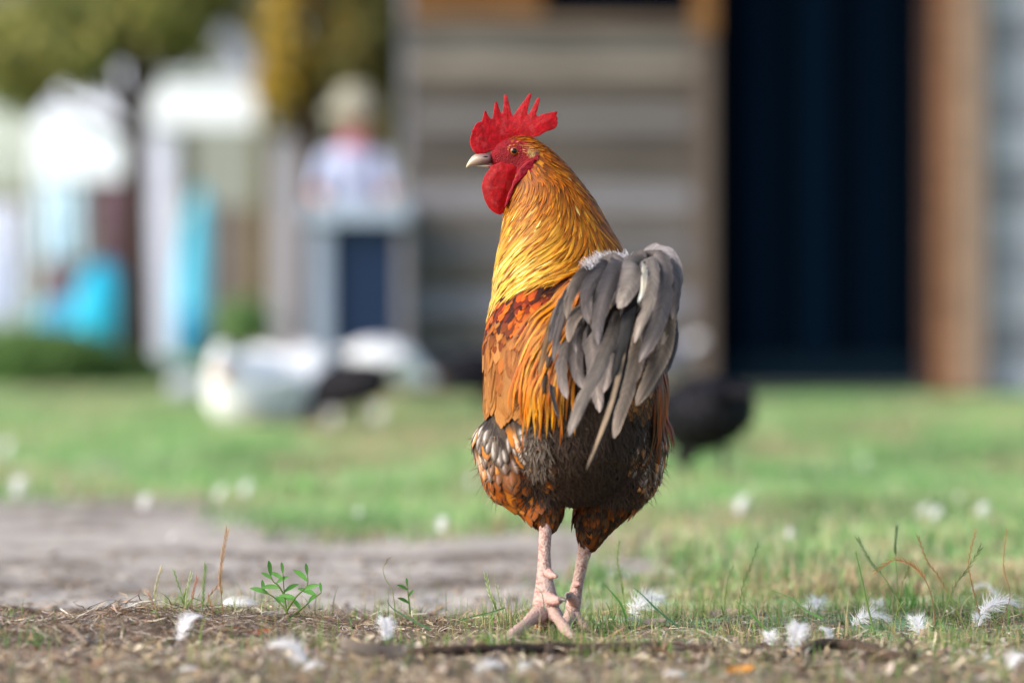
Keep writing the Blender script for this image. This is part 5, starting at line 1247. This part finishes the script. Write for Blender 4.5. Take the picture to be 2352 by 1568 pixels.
shell('shirt', lambda q: (q[:, 2] > .56) & (q[:, 2] < .905) & (np.abs(q[:, 0]) < .150) & (q[:, 1] > -.09), .008, (178, 186, 216), per)
shell('collar', lambda q: (q[:, 2] > .885) & (q[:, 2] < .925) & (np.abs(q[:, 0]) < .07), .012, (186, 90, 130), per)
shell('trousers', lambda q: (q[:, 2] > .07) & (q[:, 2] < .58) & (np.abs(q[:, 0]) < .11) & (q[:, 1] > -.12), .008, (60, 66, 90), per)
mb = MB(); mb.tube([(0, -.05, 1.005), (0, -.05, 1.03), (0, -.035, 1.05), (0, -.03, 1.10), (0, -.028, 1.125)], [.118, .112, .075, .066, .034], 24, lin((150, 146, 132))); mb.build('hat', m_col, per)
for s in (-1, 1):
    mb = MB(); mb.tube([(s * .022, -.108, 1.02), (s * .022, -.113, 1.02)], [.008, .004], 8, lin((40, 30, 26))); mb.build('eye', m_horn, per)
mb = MB(); mb.tube([(0, -.105, 1.02), (0, -.122, .998), (0, -.108, .992)], [.006, .009, .006], 8, lin((206, 154, 134))); mb.build('nose', m_col, per)
mb = MB(); mb.tube([(-.018, -.104, .975), (0, -.110, .972), (.018, -.104, .975)], [.002, .005, .002], 8, lin((176, 90, 84))); mb.build('mouth', m_col, per)
shell('hair', lambda q: (q[:, 2] > .98) & (q[:, 1] > -.07) & (np.abs(q[:, 0]) < .08), .006, (206, 186, 140), per)

# ==================================================================== FAR GARDEN
def leaves(c, r, n, pal, s=(.03, .06), thr=.44):
    d = rng.normal(0, 1, (n, 3)); d /= np.linalg.norm(d, axis=1)[:, None]; rad = rng.random((n, 1)) ** .45
    p = np.array(c) + d * rad * np.array(r) ; cl = fbm(p[:, 0] * 4, p[:, 2] * 4 + p[:, 1], 1.0, 2, 4); k = cl > (thr if n < 2100 else .22); p = p[k]; n = len(p)
    a = rng.normal(0, 1, (n, 3)); a /= np.linalg.norm(a, axis=1)[:, None]; b_ = np.cross(a, rng.normal(0, 1, (n, 3))); b_ /= np.linalg.norm(b_, axis=1)[:, None]
    sz = rng.uniform(*s, (n, 1)); V = np.stack([p - a * sz, p - b_ * sz * .4, p + a * sz, p + b_ * sz * .4], 1).reshape(-1, 3)
    F = np.arange(4 * n).reshape(n, 4); C = np.repeat(pick(pal, n, .22), 4, 0)
    return V, F, C, np.zeros((len(V), 2))
def tree(name, label, Yd, px, h, rt, crowns, pal, lean=0, group=None, ls=(.03, .06), trunkc=(104, 86, 74), limbs=True):
    x = X_(px, Yd); t = thing(name, label, 'tree', (x, Yd, 0), group=group)
    mb = MB(); mb.tube([(0, 0, -.05), (lean * .3, 0, h * .35), (lean * .7, 0, h * .7), (lean, 0, h)], [rt * 1.3, rt, rt * .8, rt * .4], 12, lin(trunkc))
    if limbs:
        for c, r, n in crowns:
            q = np.array([c[0] - x, c[1] - Yd, c[2]]); mb.tube([(lean * .5, 0, min(h * .55, q[2] * .8)), tuple((q + np.array([lean * .5, 0, q[2] * .8])) / 2), tuple(q)], [rt * .5, rt * .35, rt * .12], 8, lin(trunkc))
    mb.build('trunk', m_bark, t)
    f = merge([leaves(c, r, n, pal, ls) for c, r, n in crowns]); V = f[0] - np.array([x, Yd, 0])
    obj('crown', mesh('crown', V, f[1], cols=f[2], smooth=False), m_leaf, t)
    return t
def pc(px, py, Y): return P(px, py, Y)[:]
def rad(r, Y): return r / FPX * Y
OLV = [(136, 140, 66), (164, 154, 84), (110, 122, 62), (176, 166, 100), (116, 126, 74)]
DKG = [(84, 98, 58), (104, 110, 62)]
YEL = [(186, 150, 48), (200, 164, 60), (146, 126, 60), (120, 114, 64)]
T1 = 15.0
tree('slim_tree', 'slim tree with brown trunk and olive leaves in front of the white pavilion', T1, 312, 1.9, .055,
     [(pc(120, 90, T1), (rad(230, T1), .5, rad(95, T1)), 800), (pc(330, 20, T1), (rad(240, T1), .5, rad(110, T1)), 900), (pc(20, 180, T1), (rad(80, T1), .4, rad(90, T1)), 500), (pc(450, 50, T1), (rad(110, T1), .4, rad(110, T1)), 600), (pc(200, 150, T1), (rad(110, T1), .4, rad(70, T1)), 350), (pc(300, -200, T1), (rad(400, T1), .7, rad(150, T1)), 1800)], OLV + DKG, ls=(.03, .055), trunkc=(60, 46, 38))
T2 = 16.5
tree('yellow_tree', 'small tree with golden yellow leaves left of the coop', T2, 722, 1.7, .07,
     [(pc(680, 90, T2), (rad(80, T2), .35, rad(130, T2)), 1100), (pc(640, 230, T2), (rad(45, T2), .3, rad(110, T2)), 500), (pc(740, 70, T2), (rad(70, T2), .3, rad(70, T2)), 500)], YEL, ls=(.03, .05), trunkc=(46, 34, 28))
T3 = 17.5
tree('olive_tree', 'olive green tree standing behind the coop against the shed', T3, 860, 2.2, .06,
     [(pc(850, 90, T3), (rad(120, T3), .5, rad(150, T3)), 3400), (pc(910, 250, T3), (rad(60, T3), .4, rad(110, T3)), 1100), (pc(800, -60, T3), (rad(200, T3), .5, rad(120, T3)), 2200)], [(92, 96, 50), (112, 104, 58), (76, 84, 46), (130, 116, 70)], ls=(.03, .055))
tree('thin_tree', 'thin yellowish sapling beside the grey board fence', 17.0, 598, 1.9, .022,
     [(pc(596, 120, 17.), (rad(38, 17.), .2, rad(110, 17.)), 260), (pc(590, 40, 17.), (rad(50, 17.), .2, rad(60, 17.)), 240)], [(190, 120, 70), (176, 130, 70), (150, 120, 60)], ls=(.025, .045), trunkc=(120, 104, 60))
def bush(px, py, Y, rx, rz, n, pal, label):
    x = X_(px, Y); t = thing('bush', label, 'bush', (x, Y, 0)); c = pc(px, py, Y)
    f = leaves(c, (rad(rx, Y), .35, rad(rz, Y)), n, pal, (.02, .04)); V = f[0] - np.array([x, Y, 0]); V[:, 2] = np.maximum(V[:, 2], .005)
    mb = MB()
    for k in range(7): a = k * .9; mb.tube([(0, 0, 0), (math.cos(a) * .08, math.sin(a) * .06, c[2] * .5), (math.cos(a) * .2, math.sin(a) * .15, c[2])], [.010, .007, .003], 6, lin((90, 76, 60)))
    mb.build('stem', m_bark, t); obj('foliage', mesh('foliage', V, f[1], cols=f[2], smooth=False), m_leaf, t)
bush(90, 820, 14.4, 190, 70, 3200, [(100, 132, 72), (84, 116, 64), (120, 150, 90)], 'low green bush at the left edge of the lawn')
bush(260, 845, 14.6, 120, 45, 1800, [(92, 120, 66), (110, 140, 80), (76, 100, 60)], 'low dark green bush at the foot of the slim tree')
bush(390, 850, 14.8, 80, 45, 1300, [(92, 122, 72), (104, 136, 84)], 'low green bush right of the slim trunk')
bush(560, 740, 16.0, 70, 55, 1300, [(110, 140, 90), (120, 156, 96)], 'pale green bush beside the turquoise cover')
# white pavilion
PY = 19.0
pav = thing('pavilion', 'white garden pavilion with a wide beam and posts', 'pavilion', (X_(460, PY), PY, 0)); pl_ = pav.location.copy()
def vb(nm, b, mt, parent, o_, c):
    mb = MB(); mb.box(b[0] - o_.x, b[1] - o_.x, b[2] - o_.y, b[3] - o_.y, b[4], b[5], lin(c), .008); return mb.build(nm, mt, parent, smooth=False)
WH = (240, 242, 250)
vb('beam', (X_(335, PY), X_(618, PY), PY - .12, PY + .04, Z_(292, PY), Z_(185, PY), WH), m_paint, pav, pl_, WH)
vb('post', (X_(322, PY), X_(402, PY), PY - .06, PY + .06, 0, Z_(294, PY), WH), m_paint, pav, pl_, (220, 220, 240))
vb('post', (X_(596, PY), X_(618, PY), PY + 1.4, PY + 1.5, 0, Z_(294, PY), WH), m_paint, pav, pl_, (200, 202, 214))
vb('roof', (X_(325, PY), X_(625, PY), PY - .16, PY + 1.6, Z_(184, PY), Z_(176, PY), WH), m_paint, pav, pl_, WH)
# white tent with peaked top
TY = 21.0
tent = thing('tent', 'large white peaked party tent on the far left', 'tent', (X_(200, TY), TY, 0)); tl = tent.location.copy()
mb = MB(); zt, zm, zb = Z_(60, TY), Z_(270, TY), Z_(410, TY); x0, x1, xm = X_(88, TY) - tl.x, X_(306, TY) - tl.x, X_(230, TY) - tl.x
mb.add([(x0, 0, zm), (x1, 0, zm), (x1, 1.6, zm), (x0, 1.6, zm), (xm, .8, zt + .05)], [(0, 1, 4), (1, 2, 4), (2, 3, 4), (3, 0, 4)], lin((244, 246, 252)))
mb.add([(x0, 0, zb), (x1, 0, zb), (x1, 0, zm), (x0, 0, zm)], [(0, 1, 2, 3)], lin((240, 244, 252))); mb.add([(x0, 0, zb), (x0, 1.6, zb), (x0, 1.6, zm), (x0, 0, zm)], [(0, 1, 2, 3)], lin((240, 244, 252))); mb.add([(x1, 0, zb), (x1, 1.6, zb), (x1, 1.6, zm), (x1, 0, zm)], [(0, 1, 2, 3)], lin((240, 244, 252)))
mb.build('canopy', m_paint, tent, smooth=False)
for (a, b_) in ((x0, .02), (x1, .02), (x0, 1.58), (x1, 1.58)):
    mb = MB(); mb.tube([(a, b_, 0), (a, b_, zm)], .02, 10, lin((220, 222, 230))); mb.build('pole', m_paint, tent)
def cloth(nm, lab, cat, px0, px1, py0, py1, Y, c, wav=.03):
    xa, xb = X_(px0, Y), X_(px1, Y); za, zb_ = Z_(py1, Y), Z_(py0, Y); n, m_ = 24, 14; V = []; F = []
    for side in (0, 1):
        for j in range(m_):
            for i in range(n):
                u, v = i / (n - 1), j / (m_ - 1); V.append((xa + (xb - xa) * u, Y + wav * math.sin(u * 19 + v) * (1.2 - v) + side * .008, za + (zb_ - za) * v))
    for s in (0, 1):
        o = s * n * m_
        for j in range(m_ - 1):
            for i in range(n - 1): q = (o + j * n + i, o + j * n + i + 1, o + (j + 1) * n + i + 1, o + (j + 1) * n + i); F.append(q if not s else q[::-1])
    for i in range(n - 1): F.append((i, i + n * m_, i + 1 + n * m_, i + 1)); k = (m_ - 1) * n; F.append((k + i, k + i + 1, k + i + 1 + n * m_, k + i + n * m_))
    mb = MB(); mb.add(V, F, lin(c)); o = mb.build(nm, m_col); o['label'] = lab; o['category'] = cat; return o
cloth('hanging_sheet', 'pale blue sheet hanging under the white tent', 'sheet', 86, 190, 425, 600, 20.4, (196, 218, 236))
cloth('hanging_sheet', 'mauve brown sheet hanging under the right side of the tent', 'sheet', 222, 306, 425, 640, 20.3, (116, 88, 104))
cloth('hanging_sheet', 'mauve brown cloth hanging low under the pale blue sheet', 'sheet', 92, 220, 602, 690, 20.5, (126, 100, 112))
cloth('hanging_sheet', 'white sheet hanging at the left edge', 'sheet', -60, 48, 470, 740, 18.6, (214, 216, 238))
cloth('hanging_sheet', 'pale yellowish grey sheet hanging at the upper left edge', 'sheet', -60, 70, 200, 440, 22.0, (184, 188, 180))
# turquoise things
def lump(nm, lab, cat, px, py, Y, rx, rz, c, ry=.22, cone=False):
    x = X_(px, Y); zb_ = 0; zc = Z_(py, Y); V = []; F = []; A, K = 28, 14
    for i in range(K + 1):
        u = i / K; zz = u * (zc + rad(rz, Y)); rr = (1 - u) ** .75 * 1.0 + .10 * (u < .99) if cone else math.sin(math.pi * (0.18 + .82 * u)) ** .6
        for k in range(A):
            a = 2 * math.pi * k / A; f_ = 1 + .06 * math.sin(a * 7 + u * 3); V.append((math.cos(a) * rr * rad(rx, Y) * f_, math.sin(a) * rr * ry * f_, zz))
    for i in range(K):
        for k in range(A): F.append((i * A + k, i * A + (k + 1) % A, (i + 1) * A + (k + 1) % A, (i + 1) * A + k))
    F.append(tuple(range(A))[::-1]); F.append(tuple(K * A + k for k in range(A)))
    mb = MB(); mb.add(V, F, lin(c)); o = mb.build(nm, m_paint); o.location = (x, Y, 0); o['label'] = lab; o['category'] = cat; return o
lump('covered_heap', 'bright turquoise cover draped over a round heap left of the trunk', 'cover', 240, 690, 18.0, 78, 95, (24, 160, 194))
lump('covered_heap', 'dull turquoise cover over a small heap at the left', 'cover', 130, 740, 18.2, 60, 60, (80, 150, 180))
lump('parasol', 'tall turquoise folded parasol cover right of the white post', 'parasol', 462, 640, 20.2, 78, 215, (66, 162, 192), cone=True)
lump('covered_heap', 'dark turquoise cover at the foot of the folded parasol', 'cover', 440, 760, 19.6, 52, 50, (20, 140, 180))
# grey board fence, post, stone
fen = thing('board_fence', 'brown and grey board fence left of the coop', 'fence', (X_(650, 18.0), 18.0, 0)); fl_ = fen.location.copy()
for k in range(14):
    px = 480 + k * 18; vb('board', (X_(px, 18.), X_(px + 16.5, 18.), 18.0, 18.03, .02, Z_(470 + (k % 3) * 4, 18.), 0), m_wood, fen, fl_, [(118, 104, 98), (104, 100, 104), (130, 112, 100)][k % 3])
pst = thing('gate_post', 'pale grey post standing behind the yellow tree', 'post', (X_(655, 17.2), 17.2, 0)); pq = pst.location.copy()
vb('shaft', (X_(628, 17.2), X_(686, 17.2), 17.2, 17.3, 0, Z_(330, 17.2), 0), m_paint, pst, pq, (170, 168, 182)); vb('cap', (X_(622, 17.2), X_(692, 17.2), 17.18, 17.32, Z_(329, 17.2), Z_(318, 17.2), 0), m_paint, pst, pq, (180, 178, 190))
def rock(px, py, Y, r, c, lab):
    bm = bmesh.new(); bmesh.ops.create_icosphere(bm, subdivisions=4, radius=1)
    for v in bm.verts:
        n = 1 + .35 * (float(fbm(v.co.x * 2 + v.co.y, v.co.z * 2 + v.co.y, 1, 3, px % 50)) - .5); v.co = Vector((v.co.x * r * n, v.co.y * r * .8 * n, v.co.z * r * .75 * n))
    me = bpy.data.meshes.new('rock'); bm.to_mesh(me); bm.free(); set_col(me, np.tile(lin(c), (len(me.vertices), 1))); me.polygons.foreach_set('use_smooth', np.ones(len(me.polygons), bool))
    o = obj('rock', me, m_body, None, loc=(X_(px, Y), Y, r * .5)); o['label'] = lab; o['category'] = 'rock'
rock(690, 800, 14.6, .11, (176, 168, 176), 'pale grey rock left of the coop'); rock(430, 850, 13.0, .06, (170, 174, 186), 'grey rock on the lawn left of the white ducks')
# pitched house roof far away
hs = thing('house', 'distant lavender grey gable roofed house above the pavilion', 'house', (X_(560, 30), 30, 0)); hl = hs.location
mb = MB(); a0, a1, h0_, h1_ = X_(440, 30) - hl.x, X_(600, 30) - hl.x, Z_(230, 30), Z_(60, 30)
mb.add([(a0 - .2, 0, h0_), (a1, 0, h0_), (a1 - .1, 0, h1_ - .25), (a0 + .25, 0, h1_), (a0 - .2, 4, h0_), (a1, 4, h0_), (a1 - .1, 4, h1_ - .25), (a0 + .25, 4, h1_)], [(0, 1, 2, 3), (5, 4, 7, 6), (0, 3, 7, 4), (1, 5, 6, 2), (3, 2, 6, 7)], lin((150, 150, 166))); mb.build('roof', m_paint, hs, smooth=False)
mb = MB(); mb.box(a0, a1 - .05, .05, 3.9, 0, h0_ - .004, lin((140, 140, 134)), .01); mb.build('wall', m_paint, hs, smooth=False)
# tree mass behind everything
ps = []
for k in range(70):
    Yt = random.uniform(32, 44); ps.append(leaves((random.uniform(-24, 22), Yt, random.uniform(1.2, 4.6)), (1.9, 1.2, 1.7), 700, [(96, 98, 62), (112, 106, 70), (84, 90, 56), (130, 118, 84), (104, 96, 76)], (.12, .22)))
f = merge(ps); o = obj('distant_trees', mesh('distant_trees', f[0], f[1], cols=f[2], smooth=False), m_leaf, None, kind='stuff', label='mass of olive brown trees far behind the garden', category='trees')
